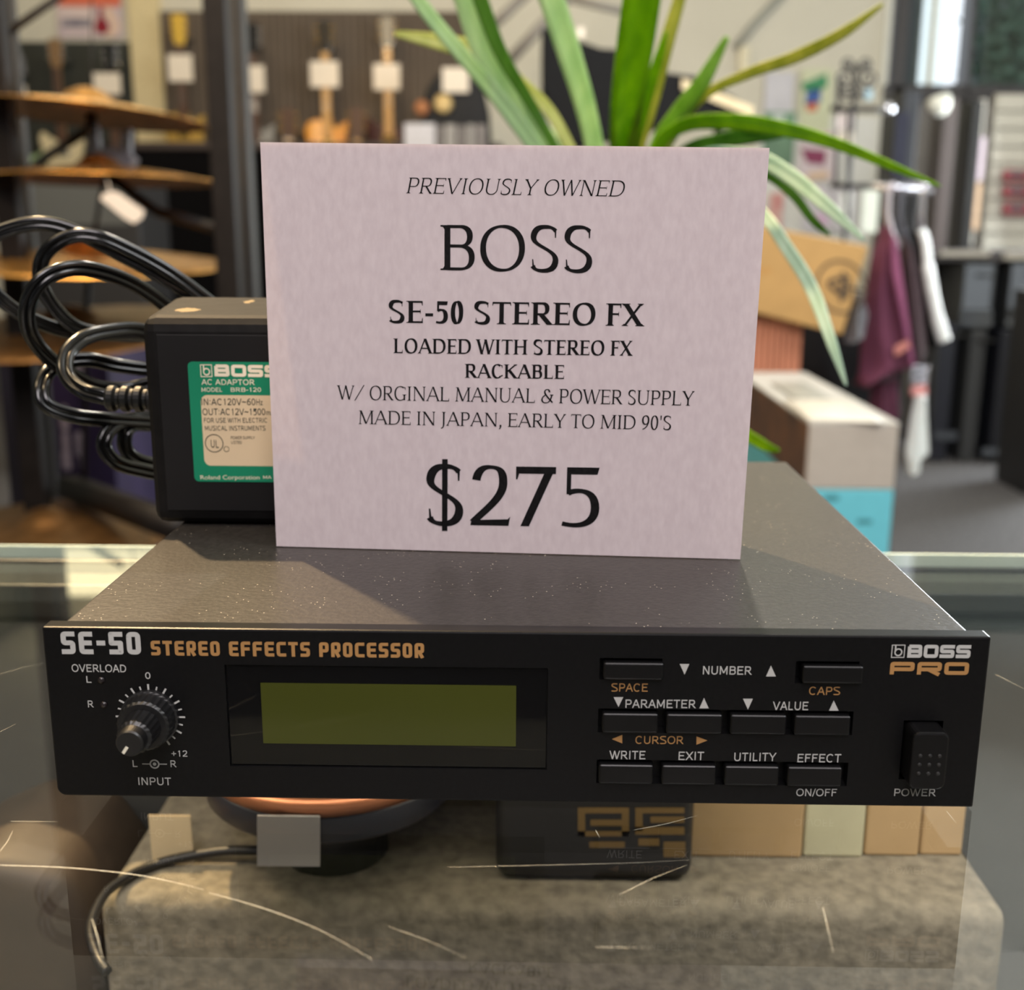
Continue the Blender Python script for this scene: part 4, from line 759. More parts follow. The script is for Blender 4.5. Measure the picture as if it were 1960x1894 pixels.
def ptag(px,py,w,h,Y,label,tilt=0):
    c=aty(px,py,Y); k=(Y-CP.y)/FPX; o=MB().box((0,0,0),(w*k,.003,h*k)).build('price_tag',TAGC,bevel=.001); o.location=c; o.rotation_euler=(0,tilt,0); return tag(o,label,'price tag','price tags on the guitars')
MAPD=mat('aged maple neck',rgb(140,108,72),.4,noise=.15,scale=40)
GOLDB=mat('gold top finish',rgb(186,150,70),.3,.4,noise=.15,scale=6); SUN=mat('sunburst finish',rgb(236,128,8),.25,c2=rgb(255,196,84),scale=5,noise=.1,coat=.5); BLKB=mat('black lacquer',rgb(20,18,18),.2,coat=.6); WINE=mat('wine red finish',rgb(64,22,20),.25,coat=.5); CREB=mat('cream finish',rgb(224,208,168),.3); MINT=mat('mint and cream finish',rgb(222,212,170),.3,c2=rgb(150,190,140),scale=4); NATB=mat('natural spruce',rgb(190,140,80),.35)
guitar(340,25,GY,'single',GOLDB,ROSE,mat('gold headstock veneer',rgb(220,180,70),.3),CHR,'gold top guitar with a gold headstock, just left of the grey rack post',scale=1.0)
guitar(480,42,GY,'single',BLKB,ROSE,BLKB,NIK,'black guitar just right of the grey rack post on the wall',scale=1.0)
guitar(620,38,GY,'single',SUN,MAPL,BLKB,CHR,'orange sunburst guitar on the wall above the price card',scale=1.0)
guitar(740,30,GY,'double',WINE,MAPL,BLKB,CHR,'dark red guitar with gold knobs to the right of the sunburst one',scale=1.0)
guitar(550,205,GY-.25,'dread',NATB,MAPL,ROSE,CHR,'acoustic guitar on the low row, headstock just left of the sunburst body',scale=1.0,acoustic=True,dep=.10)
guitar(682,205,GY-.25,'dread',NATB,MAPL,ROSE,CHR,'acoustic guitar on the low row, headstock just right of the sunburst body',scale=1.0,acoustic=True,dep=.10)
guitar(103,72,GY,'double',CREB,MAPD,MAPD,NIK,'cream guitar with a pale maple headstock at the far left, above the top cymbal',scale=.95)
guitar(208,80,GY,'double',BLKB,ROSE,BLKB,NIK,'dark guitar under the red poster, its white tag above the top cymbal',scale=.95)
guitar(30,100,GY+.12,'double',MINT,ROSE,BLKB,NIK,'mint and cream guitar at the left edge behind the rack post',scale=.95)
for a in [(345,130,48,50,'white card on the gold top guitar'),(482,151,50,50,'white card on the neck of the black guitar'),(621,142,56,48,'white card on the neck of the sunburst guitar'),(740,147,52,48,'white card on the neck of the dark red guitar'),(872,153,52,46,'white card above the black gig bag, beside the plant leaves'),(205,160,54,40,'white card on the dark guitar, just above the top cymbal'),(35,175,32,22,'small white card low at the far left above the top cymbal')]:
    ptag(a[0],a[1],a[2]*.92,a[3]*.92,GY-.72 if a[0]==872 else GY+.106 if a[0]==35 else GY-.014,a[4])
# low cabinet under the guitars
cab=thing('display_cabinet',aty(380,500,GY-.6)*1.0,'long dark cabinet under the hanging guitars','cabinet'); cab.location.z=FZ
a=aty(250,276,GY-.55);b=aty(960,276,GY-.55); MB().box(((a.x+b.x)/2,GY-.6,(a.z+FZ)/2-.02),(b.x-a.x,.32,a.z-FZ-.04)).build('body',mat('black cabinet',rgb(7,6,7),.9,spec=.1),cab); MB().box(((a.x+b.x)/2,GY-.6,a.z-.02),(b.x-a.x+.02,.34,.04)).build('cabinet_top',mat('dark walnut',rgb(58,46,42),.5),cab,bevel=.004)
am=thing('guitar_amplifier',aty(160,520,4.6),'dark grey amplifier behind the second and third cymbals','amplifier'); am.location.z=FZ
px_box(30,262,344,700,4.6,.4,z0=FZ).build('body',mat('black vinyl',rgb(30,28,28),.6),am,bevel=.01); px_box(55,240,352,430,4.59,.012).build('grille_cloth',mat('grey grille cloth',rgb(84,84,80),.8,noise=.15,scale=200),am)
# black gig bag and packets
gb=thing('gig_bag',aty(868,270,GY-.7),'black rounded gig bag with an orange and a cream patch, right of the guitars','bag')
MB().prism([aty(x,y,GY-.7) for x,y in [(800,277),(806,215),(815,170),(838,138),(872,128),(905,138),(926,170),(936,215),(940,277)]],(0,.2,0)).build('body',mat('black nylon',rgb(14,13,16),.7,bump=.2),gb,bevel=.03,seg=3,smooth=True)
for x,y,r,c,n in((807,207,14,rgb(176,116,74),'orange_patch'),(848,199,17,rgb(220,190,130),'cream_patch')): MB().lathe([(0,.012),(r*.6/FPX*6.9,.01),(r/FPX*6.9,0)],aty(x,y,GY-.71),(0,-1,0),24).build(n,mat(n.replace('_',' '),c,.7),gb)
PK=[mat('white packet',rgb(214,212,218),.5),mat('grey packet',rgb(128,122,120),.5,noise=.2),mat('grey white packet',rgb(160,156,152),.5,noise=.2)]
for i,(x0,x1,y0,m) in enumerate([(775,832,236,0),(836,848,240,1),(852,872,238,2),(876,890,240,1),(894,908,238,2),(912,930,238,1)]):
    tag(px_box(x0,x1,y0,330,GY-.95,.06).build('string_packet',PK[m],bevel=.004),['wide white packet at the left end of the row under the gig bag','thin grey packet right beside the wide white packet','pale packet second to the right of the wide white packet','dark grey packet in the middle of the row under the gig bag','pale narrow packet near the right end of the row under the gig bag','grey packet at the right end of the row under the gig bag'][i],'packet','packets under the gig bag')
sh=thing('packet_shelf',aty(850,332,GY-.95),'low dark shelf that holds the row of packets','shelf'); px_box(760,945,330,700,GY-1.0,.2,z0=FZ).build('body',BLACK,sh)
# keyboard on a stand behind the plant
KY=4.2; kb=thing('stage_keyboard',aty(1240,180,KY),'black keyboard lid with cream keys at its right end, behind the plant','keyboard')
MB().prism([aty(x,y,KY) for x,y in [(1037,52),(1052,54),(1100,74),(1150,92),(1180,94),(1270,138),(1335,146),(1442,206),(1440,242),(1330,222),(1230,250),(1100,280),(1062,232),(1037,165)]],(0,.3,0)).build('body',mat('black piano lacquer',rgb(13,13,14),.6,spec=.15),kb,bevel=.008)
mb=MB(); 
q0=aty(1306,150,KY-.02);q1=aty(1442,204,KY-.02); dd=q1-q0; up=Vector((0,0,-.036))
for i in range(16): a=q0+dd*(i/16);b=q0+dd*((i+.92)/16); mb.prism([a,b,b+up,a+up],(0,.02,0))
mb.build('keys',mat('cream keys',rgb(226,206,164),.4),kb)
ks=thing('keyboard_stand',aty(1240,400,KY+.1),'black X-shaped stand under the keyboard','stand'); ks.location.z=FZ
g=aty(1130,270,KY+.1);h=aty(1380,240,KY+.1); mb=MB().tube([g,(h.x,KY+.1,FZ)],.018,8).build('leg',IRON,ks,smooth=True); MB().tube([h,(g.x,KY+.14,FZ)],.018,8).build('leg',IRON,ks,smooth=True)
wt=tag(px_box(1105,1118,52,72,KY+.02,.004).build('small_card',TAGC),'tiny white card stuck on top of the keyboard lid','card')
# thin grey rods in front of the wall
WG=mat('grey enamel rod',rgb(138,132,124),.5)
bs=thing('boom_stand',aty(985,600,6.2),'thin grey stand with slanted booms in front of the wall, behind the plant','stand'); bs.location.z=FZ
MB().tube([aty(1045,45,6.2),(aty(1045,45,6.2).x,6.2,FZ)],.012,8).build('pole',WG,bs,smooth=True)
bar([(1090,-10,6.2),(968,124,6.2)],20,'boom',WG,bs); bar([(1010,-14,6.25),(930,62,6.25)],18,'boom',WG,bs); bar([(1085,-4,6.2),(1210,26,6.2)],14,'boom',WG,bs)
MB().tube([(aty(1045,45,6.2).x-.25,6.2,FZ+.012),(aty(1045,45,6.2).x+.25,6.2,FZ+.012)],.012,8).build('foot',WG,bs)
sn=thing('wall_sensor',aty(1424,110,BW-.03),'small cream box on the wall with a grey cable above it','wall box')
px_box(1414,1436,88,135,BW-.06,.06).build('body',mat('cream plastic',rgb(226,216,184),.5),sn,bevel=.006); bar([(1408,92,BW-.03),(1440,50,BW-.03),(1500,-12,BW-.03)],14,'cable',mat('grey cable',rgb(160,160,150),.6),sn)
# ================================================================= posters and card spinner on the right
PW=mat('white board',rgb(226,226,220),.6,noise=.03); Yb=BW-.02
wallbox('notice_board',1440,1690,222,470,.02,PW,'white board on the wall behind the wire card rack','notice board')
def poster(x0,x1,y0,y1,m,label,dep=.03,extra=()):
    t=thing('poster',aty((x0+x1)/2,(y0+y1)/2,BW-dep),label,'poster','posters on the right wall'); px_box(x0,x1,y0,y1,BW-dep-.004,.004).build('sheet',m,t)
    for k,(pts,mm) in enumerate(extra): MB().add([aty(x,y,BW-dep-.0055) for x,y in pts],[list(range(len(pts)))]).build('printed_shape',mm,t)
    return t
pm=lambda n,c,**k:mat(n,c,.6,**k)
poster(1462,1521,138,214,pm('grey white sheet',rgb(205,203,208),noise=.06,scale=6),'grey white sheet on the wall above the green sheet')
poster(1458,1524,214,318,pm('green sheet',rgb(112,146,118),noise=.2,scale=4),'green sheet on the wall, partly behind the long plant leaf',.036,[([(1478,218),(1502,218),(1500,232),(1480,234)],pm('pale mark',rgb(200,210,205)))])
poster(1528,1596,132,252,pm('pale green sheet',rgb(206,210,176),noise=.05),'pale green poster with a green, blue and orange shape',.034,[([(1534,160),(1560,150),(1582,140),(1584,165),(1572,172),(1545,176),(1536,172)],pm('poster green',rgb(58,140,92))),([(1545,172),(1572,168),(1570,196),(1540,200)],pm('poster blue',rgb(56,92,160))),([(1542,196),(1566,194),(1564,212),(1545,214)],pm('poster orange',rgb(206,112,80)))])
poster(1528,1604,252,345,pm('pale pink sheet',rgb(222,208,212),noise=.05),'pale poster with crimson and pink shapes below the pale green one',.04,[([(1558,258),(1588,256),(1590,278),(1560,274)],pm('poster magenta',rgb(190,66,110))),([(1532,284),(1582,288),(1578,316),(1545,312)],pm('poster plum',rgb(140,56,92))),([(1546,330),(1585,326),(1585,342),(1546,344)],pm('poster peach',rgb(230,200,170)))])
poster(1534,1640,356,440,pm('pale lilac sheet',rgb(216,212,218),noise=.04),'pale lilac poster just above the tan logo carton',.044,[([(1540,365),(1575,362),(1570,376),(1542,378)],pm('poster pink',rgb(226,190,220))),([(1560,405),(1582,412),(1586,430),(1568,434)],pm('poster pink',rgb(226,190,220)))])
poster(1470,1500,370,440,pm('red and white sheet',rgb(196,74,78),c2=rgb(226,190,180),scale=7),'narrow red and white poster beside the right edge of the price card',.05)
KY2=4.8
cr=thing('card_rack',aty(1640,300,KY2),'black wrought iron card rack with a scrolled top, before the posters','display rack'); cr.location.z=FZ
IR2=mat('black wrought iron',rgb(44,42,42),.5,noise=.2)
MB().tube([aty(1640,128,KY2),(aty(1640,128,KY2).x,KY2,FZ)],.011,8).build('pole',IR2,cr,smooth=True)
for y in(208,355): 
    bar([(1590,y,KY2),(1694,y+2,KY2)],11,'crossbar',IR2,cr)
bar([(1606,150,KY2+.05),(1600,355,KY2+.05)],8,'upright_wire',IR2,cr); bar([(1624,215,KY2-.05),(1622,430,KY2-.05)],7,'upright_wire',IR2,cr)
for sx in(-1,1):
    for cyy,r0 in((150,20),(176,16),(122,14)):
        pts=[]
        for i in range(30):
            q=i/29; a_=q*PI*3.2; r_=r0*(1-.8*q); pts.append((1640+sx*(r0+2)+sx*math.cos(a_+PI)*r_,cyy+math.sin(a_)*r_,KY2))
        bar(pts,5,'scroll',IR2,cr,6)
MB().box((aty(1640,300,KY2).x,KY2,FZ+.015),(.4,.4,.03)).build('base',IR2,cr)
def hung(name,x0,x1,y0,y1,Y,m,label,cat,group): return tag(px_box(x0,x1,y0,y1,Y,.008).build(name,m,bevel=.002),label,cat,group)
hung('greeting_card',1602,1632,218,248,KY2-.03,pm('blush card',rgb(214,200,196),noise=.1),'blush card on the wire rack just under its upper crossbar','card','cards on the wire rack'); hung('greeting_card',1602,1634,252,285,KY2-.03,pm('ivory card',rgb(220,208,190),noise=.1),'ivory card on the wire rack below the blush card','card','cards on the wire rack'); hung('greeting_card',1655,1672,170,192,KY2-.03,pm('pale blue card',rgb(150,176,186),noise=.2),'small pale blue card among the scrolls of the wire rack','card','cards on the wire rack')
hung('greeting_card',1605,1632,368,430,KY2-.03,pm('white card',rgb(232,234,228)),'white card on the wire rack left of its pole, below the lower crossbar','card','cards on the wire rack'); hung('greeting_card',1648,1684,364,445,KY2-.03,pm('mint white card',rgb(222,228,216)),'mint white card on the wire rack right of its pole, below the lower crossbar','card','cards on the wire rack')
# tall black cabinets by the window
tw=thing('loudspeaker',aty(1730,330,5.6),'tall black loudspeaker below the window, left of the brown post','loudspeaker'); tw.location.z=FZ
px_box(1688,1764,172,700,5.6,.35,z0=FZ).build('body',mat('black blue cabinet',rgb(34,37,44),.5,noise=.2,scale=4),tw,bevel=.01); px_box(1706,1742,215,340,5.59,.012).build('grille',mat('navy grille',rgb(30,32,52),.7),tw); MB().lathe([(.03,0),(.026,.012),(0,.014)],aty(1701,207,5.59),(0,-1,0),18).build('chrome_button',mat('bright chrome',rgb(220,220,225),.12,.9),tw)
bp=thing('display_post',aty(1800,330,5.7),'tall brown grey display post below the window','post'); bp.location.z=FZ
px_box(1764,1836,188,700,5.7,.2,z0=FZ).build('body',mat('brown grey laminate',rgb(92,82,80),.5,noise=.06),bp,bevel=.006); px_box(1836,1866,192,700,5.69,.2,z0=FZ).build('black_edge',mat('black trim strip',rgb(30,30,30),.5),bp)
lp_=thing('clip_lamp',aty(1795,185,5.5),'small white dome lamp clipped under the window','lamp'); c=aty(1796,190,5.5); MB().lathe([(.002,.075),(.03,.072),(.05,.045),(.058,.0),(.05,.0),(.0,.06)],c,(.2,-.35,-1),24).build('shade',mat('white enamel',rgb(235,235,222),.4),lp_); bar([(1796,178,5.52),(1812,165,5.6),(1836,160,5.7)],6,'arm',IR2,lp_)
# slatwall with goods at far right
a=aty(1878,480,5.9);b=aty(2150,180,5.9); mb=MB(); nsl=9
for i in range(nsl): h_=(b.z-a.z)/nsl; mb.box(((a.x+b.x)/2,5.9,a.z+(i+.5)*h_),(b.x-a.x,.03,h_*.86))
mb.box(((a.x+b.x)/2,5.925,(a.z+b.z)/2),(b.x-a.x,.02,b.z-a.z))
sw=tag(mb.build('slatwall_stand',mat('beige slatwall',rgb(182,178,166),.5,noise=.05),bevel=.002),'beige horizontal slatwall stand at the right edge below the window','display stand')
vp=thing('product_strip',aty(1875,330,5.8),'narrow white display strip with pink and tan blocks, left of the slatwall','display strip')
px_box(1852,1888,190,470,5.8,.03).build('backing',mat('white strip',rgb(226,220,206),.5,noise=.05),vp); px_box(1856,1888,262,345,5.785,.015).build('pink_block',mat('pinkish packet',rgb(222,204,212),.5),vp); px_box(1850,1866,290,325,5.78,.015).build('red_block',mat('red packet',rgb(178,74,66),.5),vp); px_box(1852,1880,350,440,5.785,.015).build('tan_block',mat('tan packet',rgb(214,180,146),.5),vp)
for i,(y0,y1,l) in enumerate([(325,345,'red packet highest on the beige slatwall'),(355,376,'red packet in the middle on the beige slatwall'),(388,410,'red packet lowest on the beige slatwall')]):
    t=thing('accessory_packet',aty(1950,(y0+y1)/2,5.82),l,'packet','red packets on the slatwall'); px_box(1922,2000,y0,y1,5.82,.04).build('body',mat('dark red packet',rgb(126,46,52),.5,noise=.15),t,bevel=.004); px_box(1935,1962,y0+3,y1-6,5.812,.008).build('black_window',mat('black packet print',rgb(40,24,28),.5),t)
# cream shelf and amplifiers
sf=thing('amplifier_shelf',aty(1890,490,5.3),'dark counter shelf with a cream front edge above the amplifiers','shelf'); px_box(1788,2200,482,498,5.15,.5).build('shelf_board',mat('dark shelf board',rgb(70,66,66),.5),sf); px_box(1800,1896,480,490,5.13,.02).build('cream_edge',mat('cream edging',rgb(168,162,150),.5),sf); px_box(1922,2200,484,496,5.13,.02).build('cream_edge',mat('cream edging',rgb(168,162,150),.5),sf)
px_box(1780,2200,498,560,5.45,.05,z0=FZ).build('back_board',mat('dark grey board',rgb(44,46,50),.6),sf)
NV=mat('navy black vinyl',rgb(24,27,38),.55,noise=.15); GV=mat('charcoal vinyl',rgb(50,52,54),.55,noise=.1); GRC=mat('blue grey grille',rgb(96,102,110),.7,noise=.1,scale=160); CHB=mat('chrome strip',rgb(120,126,134),.25,.7)
def amp(x0,x1,yt,yb,Y,m,grille,label,strip=None,panel=None):
    t=thing('amplifier',aty((x0+x1)/2,yb,Y),label,'amplifier','amplifiers along the right wall'); px_box(x0,x1,yt,yb,Y,.32).build('body',m,t,bevel=.006)
    if grille: px_box(*grille,Y-.012,.012).build('grille',GRC,t)
    if panel: px_box(*panel,Y-.012,.012).build('front_board',GV if m is NV else NV,t)
    for s in strip or []: px_box(*s,Y-.018,.016).build('metal_strip',CHB,t)
    bx=aty((x0+x1)/2,yb,Y); MB().tube([(bx.x,Y-.02,bx.z+.32),(bx.x,Y-.02,bx.z+.32)] if 0 else [Vector((bx.x-.04,Y-.01,aty(x0,yt,Y).z-.05)),Vector((bx.x+.04,Y-.01,aty(x0,yt,Y).z-.05))],.008,8).build('handle',BLACK,t,smooth=True)
AY=5.1; yf=lambda Y:aty(1900,0,Y) and (947)  # floor row measured below
def floor_px(x,Y):
    d=Vector((aty(x,800,Y).x,Y,FZ))-CP; return CY-FPX*d.dot(UP)/d.dot(FW)
fp=floor_px(1860,AY)
amp(1778,1834,620,fp,AY,NV,None,'narrow navy amplifier cabinet on the floor beside the hanging shirts',[(1788,1832,826,842)],(1782,1800,630,800))
amp(1836,1908,505,628,AY+.02,GV,(1842,1902,508,592),'grey fronted amplifier resting on the charcoal cabinet',[(1838,1900,596,604),(1838,1900,612,622)])
amp(1836,1890,630,fp,AY,GV,None,'charcoal amplifier cabinet on the floor beneath the grey fronted one',None,None)
amp(1926,2010,503,628,AY+.02,GV,(1930,2000,506,590),'grey fronted amplifier resting on the navy cabinet at the right edge',[(1926,2000,612,624)])
amp(1892,1958,632,fp,AY-.02,NV,None,'wide navy amplifier cabinet on the floor near the right edge',[(1880,1936,858,872)])
amp(1962,2060,560,floor_px(1960,AY-.7),AY-.7,mat('black vinyl b',rgb(20,20,24),.6),None,'black amplifier cut off by the right edge, nearest on the carpet',None)
# ================================================================= clothes rail
CY_=3.0; rl=thing('clothes_rail',aty(1735,700,CY_),'chrome and black clothes rail with hanging shirts at the right','clothes rail'); rl.location.z=FZ
CHRM=mat('rail chrome',rgb(206,206,214),.2,.8); r0=aty(1690,356,CY_);r1=aty(1784,366,CY_)
MB().tube([(r0.x-.03,CY_,r0.z),(r1.x,CY_,r1.z)],.011,10).build('rail',CHRM,rl,smooth=True)
pp=aty(1733,800,CY_); MB().box((pp.x,CY_+.1,(r0.z+FZ)/2),(.028,.028,r0.z-FZ)).build('upright',BLACK,rl,bevel=.003); MB().tube([(pp.x,CY_,r0.z),(pp.x,CY_+.1,r0.z)],.011,8).build('joint',CHRM,rl); MB().box((pp.x,CY_+.1,FZ+.02),(.3,.3,.03)).build('base',BLACK,rl,bevel=.004)
def garment(name,pts,Y,dep,m,label,folds=9,amp_=.012,cat='shirt',group='shirts on the clothes rail',parts=None):
    """hanging cloth: a closed front outline in px, wrinkled and given depth."""
    P_=[aty(x,y,Y) for x,y in pts]; xs=[p.x for p in P_];zs=[p.z for p in P_]; n=22; rows=26; mb=MB(); fr=[];bk_=[]
    z0,z1=min(zs),max(zs)
    def span(z):
        X=[]
        for i in range(len(P_)):
            a,b=P_[i],P_[(i+1)%len(P_)]
            if (a.z-z)*(b.z-z)<=0 and abs(a.z-b.z)>1e-7: X.append(a.x+(b.x-a.x)*(z-a.z)/(b.z-a.z))
        return (min(X),max(X)) if len(X)>1 else ((X[0],X[0]) if X else (xs[0],xs[0]))
    for i in range(rows+1):
        z=z0+(z1-z0)*min(max(i/rows,.004),.996); a,b=span(z)
        for j in range(n+1):
            u=j/n; x=a+(b-a)*u; bul=math.sin(PI*u)**.6; w=amp_*math.sin(u*folds+1.7*math.sin(3*i/rows)+i*.05)
            fr.append((x,Y-dep/2*bul+w*bul,z)); bk_.append((x,Y+dep/2*bul+w*bul,z))
    k=(n+1); F=[(i*k+j,i*k+j+1,(i+1)*k+j+1,(i+1)*k+j) for i in range(rows) for j in range(n)]; N=len(fr)
    F+=[tuple(N+q for q in f[::-1]) for f in F]
    for i in range(rows): F.append((i*k,(i+1)*k,N+(i+1)*k,N+i*k)); F.append((i*k+n,N+i*k+n,N+(i+1)*k+n,(i+1)*k+n))
    for j in range(n): F.append((j,N+j,N+j+1,j+1)); q=rows*k; F.append((q+j,q+j+1,N+q+j+1,N+q+j))
    mb.add(fr+bk_,F,True); t=thing(name,Vector((sum(xs)/len(xs),Y,z0)),label,cat,group); mb.build('fabric',m,t,smooth=True); return t
def hanger(t,x,y,Y,m,xe=None,ye=None):
    bar([(x+6,y-92,Y),(x+2,y-98,Y),(x-4,y-94,Y),(x-6,y-80,Y),(x-8,y-40,Y),(x,y-8,Y),(xe or x+14,(ye or y+22),Y)],12,'hanger',m,t)
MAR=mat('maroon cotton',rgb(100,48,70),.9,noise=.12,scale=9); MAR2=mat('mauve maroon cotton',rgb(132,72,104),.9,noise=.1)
g1=garment('hanging_shirt',[(1692,432),(1712,456),(1722,560),(1745,690),(1742,704),(1690,722),(1642,738),(1648,640),(1656,560),(1668,490)],CY_-.10,.10,MAR,'maroon shirt hanging in front on the rail')
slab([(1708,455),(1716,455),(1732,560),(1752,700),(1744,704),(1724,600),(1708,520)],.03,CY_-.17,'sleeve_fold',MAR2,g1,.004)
hanger(g1,1706,452,CY_-.10,mat('silver hanger',rgb(196,190,196),.3,.5))
slab([(1712,664),(1738,650),(1742,664),(1714,682)],.003,CY_-.172,'printed_patch',mat('tan print',rgb(190,120,110),.7),g1,0)
g2=garment('hanging_shirt',[(1668,735),(1716,722),(1722,790),(1706,830),(1660,815)],CY_-.06,.08,mat('deep maroon cotton',rgb(84,38,58),.9,noise=.12),'maroon cloth hanging below the front maroon shirt')
g3=garment('hanging_shirt',[(1722,455),(1742,470),(1760,560),(1772,670),(1762,700),(1736,690),(1730,560)],CY_,.09,mat('mauve grey cotton',rgb(86,70,74),.9,noise=.15),'mauve grey shirt hanging behind the maroon one on the rail'); hanger(g3,1728,452,CY_,mat('dark hanger',rgb(90,90,98),.3,.5))
g4=garment('hanging_shirt',[(1742,440),(1764,470),(1786,560),(1796,655),(1770,665),(1752,560)],CY_+.1,.1,mat('black cotton',rgb(20,20,22),.9),'black shirt hanging at the back of the rail beside the white hanger'); hanger(g4,1748,446,CY_+.1,mat('dark hanger',rgb(90,90,98),.3,.5))
g5=garment('hanging_shirt',[(1646,560),(1660,600),(1652,650),(1618,655),(1628,600),(1634,575)],CY_-.2,.06,mat('grey marl cotton',rgb(120,120,124),.9,noise=.1),'grey cloth hanging between the tan carton and the maroon shirt')
g6=garment('hanging_shirt',[(1534,560),(1650,560),(1672,700),(1668,800),(1560,790),(1528,700)],CY_+.25,.1,mat('black wool',rgb(16,16,22),.9),'black garment hanging behind the tan logo carton')
wh=thing('white_hanger',aty(1785,530,CY_-.05),'long white plastic hanger seen edge on at the right end of the rail','hanger'); WPL=mat('glossy white plastic',rgb(232,236,232),.3)
MB().tube(spline([aty(x,y,CY_-.05) for x,y in[(1764,440),(1772,470),(1776,510),(1786,570),(1800,630),(1808,652)]],6),[.012]*12+[.016]*10+[.018]*9,12).build('arm',WPL,wh,smooth=True); bar([(1776,366,CY_-.05),(1768,362,CY_-.05),(1766,380,CY_-.05),(1764,410,CY_-.05),(1766,450,CY_-.05)],9,'hook',CHRM,wh)
wb=thing('white_pouch',aty(1755,900,CY_-.1),'white wrapped pouch hanging low below the shirts on a wire coil','pouch')
g=garment('white_pouch_cloth',[(1752,756),(1772,756),(1778,868),(1762,880),(1758,905),(1740,908),(1733,866),(1742,800)],CY_-.1,.05,mat('white plastic bag',rgb(240,246,244),.4,noise=.03),None,5,.006,None,None)
for ch in list(g.children): ch.name='wrapper'; ch.parent=wb; ch.matrix_parent_inverse=Matrix.Translation(wb.location).inverted()
bpy.data.objects.remove(g)
slab([(1746,742),(1774,738),(1776,754),(1745,758)],.02,CY_-.11,'pink_band',mat('pink band',rgb(220,150,146),.6),wb); 
pts=[]
for i in range(40): a_=i/39*PI*6; pts.append((1762+16*math.cos(a_)-i*.1,700+i*.9+8*math.sin(a_),CY_-.1))
bar(pts,4,'wire_coil',CHRM,wb,6)
# ================================================================= boxes in the middle right
BY=1.9; a=aty(1549,812,BY);b=aty(1722,812,BY); bb=aty(1700,712,1.357*(BY-CP.y)+CP.y); dpt=(1.357-1)*(BY-CP.y)
wbx=thing('product_box',((a.x+b.x)/2,BY+dpt/2,FZ),'tall pale grey product box with a turquoise lower band, right of the effects unit','box')
GRB=mat('pale grey box board',rgb(188,180,168),.6,noise=.04); tz=aty(1630,937,BY).z
MB().box(((a.x+b.x)/2,BY+dpt/2,(a.z+tz)/2),(b.x-a.x,dpt,a.z-tz)).build('upper_body',GRB,wbx,bevel=.004)
TQ=mat('turquoise box board',rgb(112,205,220),.55,noise=.04)
MB().box(((a.x+b.x)/2,BY+dpt/2,(tz+FZ)/2),(b.x-a.x,dpt,tz-FZ-.0005)).build('turquoise_band',TQ,wbx,bevel=.003)
SIDE=mat('dark printed side',rgb(74,62,58),.6,c2=rgb(128,92,68),scale=9,noise=.2)
MB().box((a.x-.0006,BY+dpt/2,(a.z+tz)/2),(.001,dpt*.99,(a.z-tz)*.985)).build('side_print',SIDE,wbx); MB().box(((a.x+b.x)/2,BY+dpt/2,a.z+.002),(b.x-a.x,dpt,.004)).build('lid_board',mat('white lid board',rgb(200,197,188),.5,noise=.04),wbx,bevel=.001)
blot([(1592,953,28,12),(1655,998,30,10)],BY-.0006,mat('faded teal print',rgb(70,140,150),.6),wbx)
def sheet(x0,x1,yb,yt,lift,label,m):
    za=a.z+.0045; p=[atz(x0,yb,za),atz(x1,yb+6,za),atz(x1-60,yt,za),atz(x0-46,yt,za)]; mb=MB(); vs=[];n=10
    for i in range(n+1):
        for j in range(n+1):
            u,v=i/n,j/n; q=(p[0]*(1-u)+p[1]*u)*(1-v)+(p[3]*(1-u)+p[2]*u)*v; vs.append(q+Vector((0,0,lift*math.sin(PI*u)*math.sin(PI*v)+.001)))
    o=mb.add(vs,[(i*(n+1)+j,(i+1)*(n+1)+j,(i+1)*(n+1)+j+1,i*(n+1)+j+1) for i in range(n) for j in range(n)],True).build('plastic_wrapping',m); md=o.modifiers.new('s','SOLIDIFY'); md.thickness=.003; return tag(o,label,'wrapping','wrapping on the pale box')
sheet(1545,1690,805,768,.012,'cream plastic wrapping at the front of the pale grey box lid',mat('cream wrapping',rgb(236,230,214),.3,noise=.05)); sheet(1520,1600,765,735,.006,'grey plastic wrapping farther back on the pale grey box lid',mat('grey wrapping',rgb(172,172,162),.35,noise=.1))
# tan carton with a printed circle logo, on a ribbed terracotta crate
LY=2.7; q=[aty(x,y,LY) for x,y in((1395,420),(1662,471),(1612,641),(1385,583))]
lc=thing('cardboard_carton',(q[2]+q[3])/2,'tan cardboard carton with a black circle emblem, tilted beside the shirts','carton')
MB().prism(q,(0.02,.26,0)).build('body',mat('tan corrugated board',rgb(178,140,84),.75,noise=.08,scale=12),lc,bevel=.004)
BKP=mat('black carton print',rgb(58,48,38),.7); c=aty(1610,549,LY)+Vector((0,-.0007,0)); ex=(q[1]-q[0]).normalized(); ez=(q[0]-q[3]).normalized(); R_=47/FPX*(LY-CP.y)
pl=ribbon(arc(0,0,1,1,0,360,48,2),const(.10))+ribbon(rounded([(-.62,.05),(.25,.5),(.25,-.45)],.25,True),const(.16))+ribbon([(.25,.02),(.95,.02)],const(.12))+ribbon([(.05,.62),(.05,-.62)],const(.10))+[[(x-.02,y) for x,y in arc(0,0,.13,.13,0,345,14,2)]]
put(pl,1,c,c+ex*R_,ez*R_,'printed_emblem',BKP,lc,0,1,lift=.0004)
blot([(1440,518,70,9)],LY-.0008,mat('faint brown print',rgb(180,134,72),.7),lc)
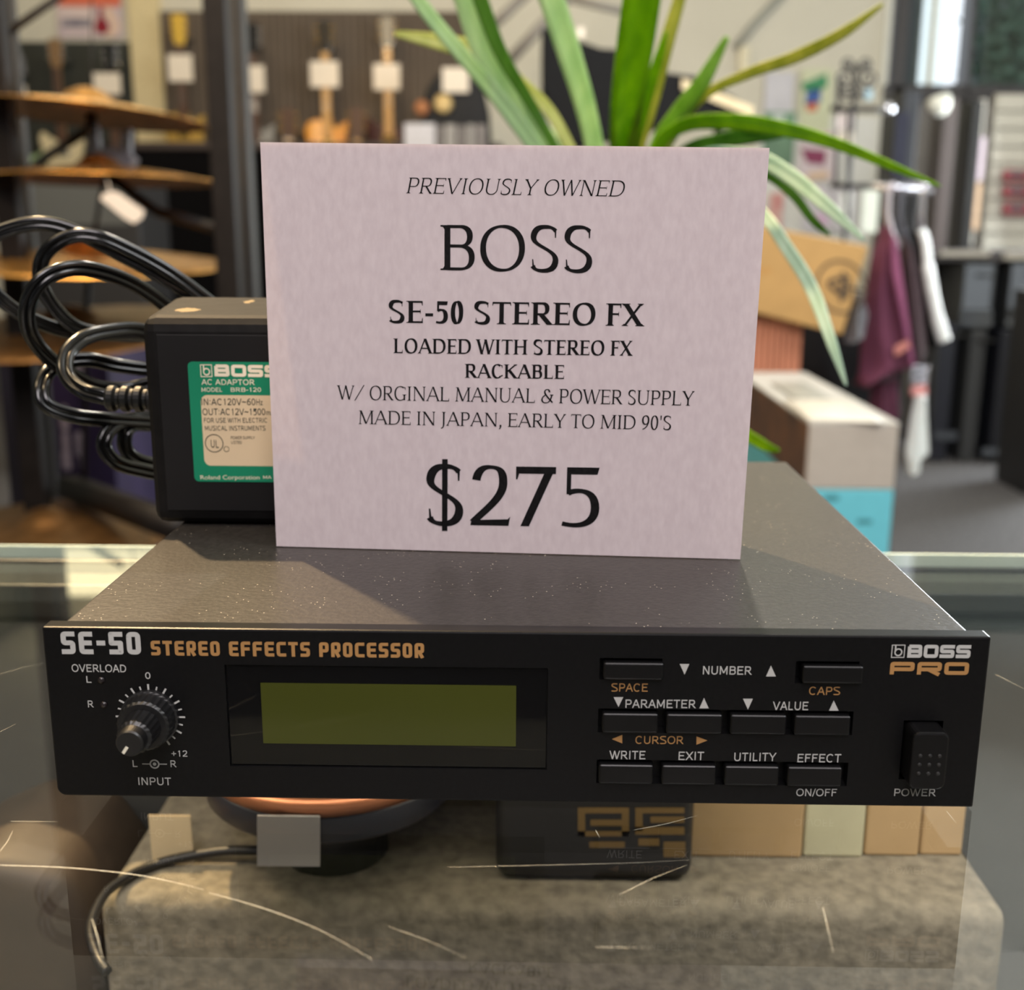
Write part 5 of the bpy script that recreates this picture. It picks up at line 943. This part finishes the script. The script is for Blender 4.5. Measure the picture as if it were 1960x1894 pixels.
tc_=thing('ribbed_crate',(aty(1480,700,LY+.05).x,LY+.2,FZ),'terracotta coloured ribbed crate that carries the tan logo carton','crate'); a2=aty(1370,700,LY+.05);b2=aty(1538,606,LY+.05); mb=MB(); nr=14
for i in range(nr): x=a2.x+(b2.x-a2.x)*(i+.5)/nr; mb.box((x,LY+.2,(FZ+b2.z)/2-.0),((b2.x-a2.x)/nr*.8,.3,b2.z-FZ))
mb.box(((a2.x+b2.x)/2,LY+.2,(FZ+b2.z)/2),(b2.x-a2.x,.28,b2.z-FZ)); mb.build('ribbed_body',mat('terracotta board',rgb(192,126,96),.7,noise=.15,scale=10),tc_)
# lit sign box high on the wall that mirrors in the counter glass
lf_=thing('wall_light',(-2.72,BW-.1,2.2),'long warm fluorescent wall light high above the guitars','lamp'); EM=mat('lit warm diffuser',(1,.86,.52),.5,noise=.04,emit=3.2)
MB().box((-2.72,BW-.1,2.2),(1.05,.14,.30)).build('diffuser',EM,lf_,bevel=.02); MB().box((-2.72,BW-.04,2.2),(1.15,.05,.36)).build('housing',mat('white housing',rgb(220,216,205),.5),lf_)
# hedge outside the window
hd=thing('street_tree',(aty(1925,60,9.5).x,9.5,FZ),'dark green tree outside the window at the top right','tree'); mb=MB(); random.seed(3)
for i in range(1400):
    p=Vector((random.gauss(0,.13),max(-.5,min(.5,random.gauss(0,.2))),random.gauss(2.3,.55)))+Vector((hd.location.x,9.5,FZ)); u=Vector((random.uniform(-1,1),random.uniform(-1,1),random.uniform(-1,1))).normalized()*.06; v=u.orthogonal().normalized()*.035; mb.add([p-u,p+v,p+u,p-v],[[0,1,2,3]])
mb.build('foliage',mat('dark foliage',rgb(58,84,66),.7,noise=.3),hd); MB().tube([(hd.location.x,9.5,FZ),(hd.location.x,9.5,FZ+2.4)],.05,8).build('trunk',mat('bark',rgb(70,60,50),.9),hd,smooth=True)
struct(MB().box((aty(1874,0,10.5).x+2.5,10.5,FZ+2.6),(5,.1,5.2)).build('wall_across_street',mat('grey street wall',rgb(70,76,76),.8)))
struct(MB().box((3,11,FZ-.06),(14,7.2,.1)).build('ground',mat('pavement',rgb(130,130,128),.9)))
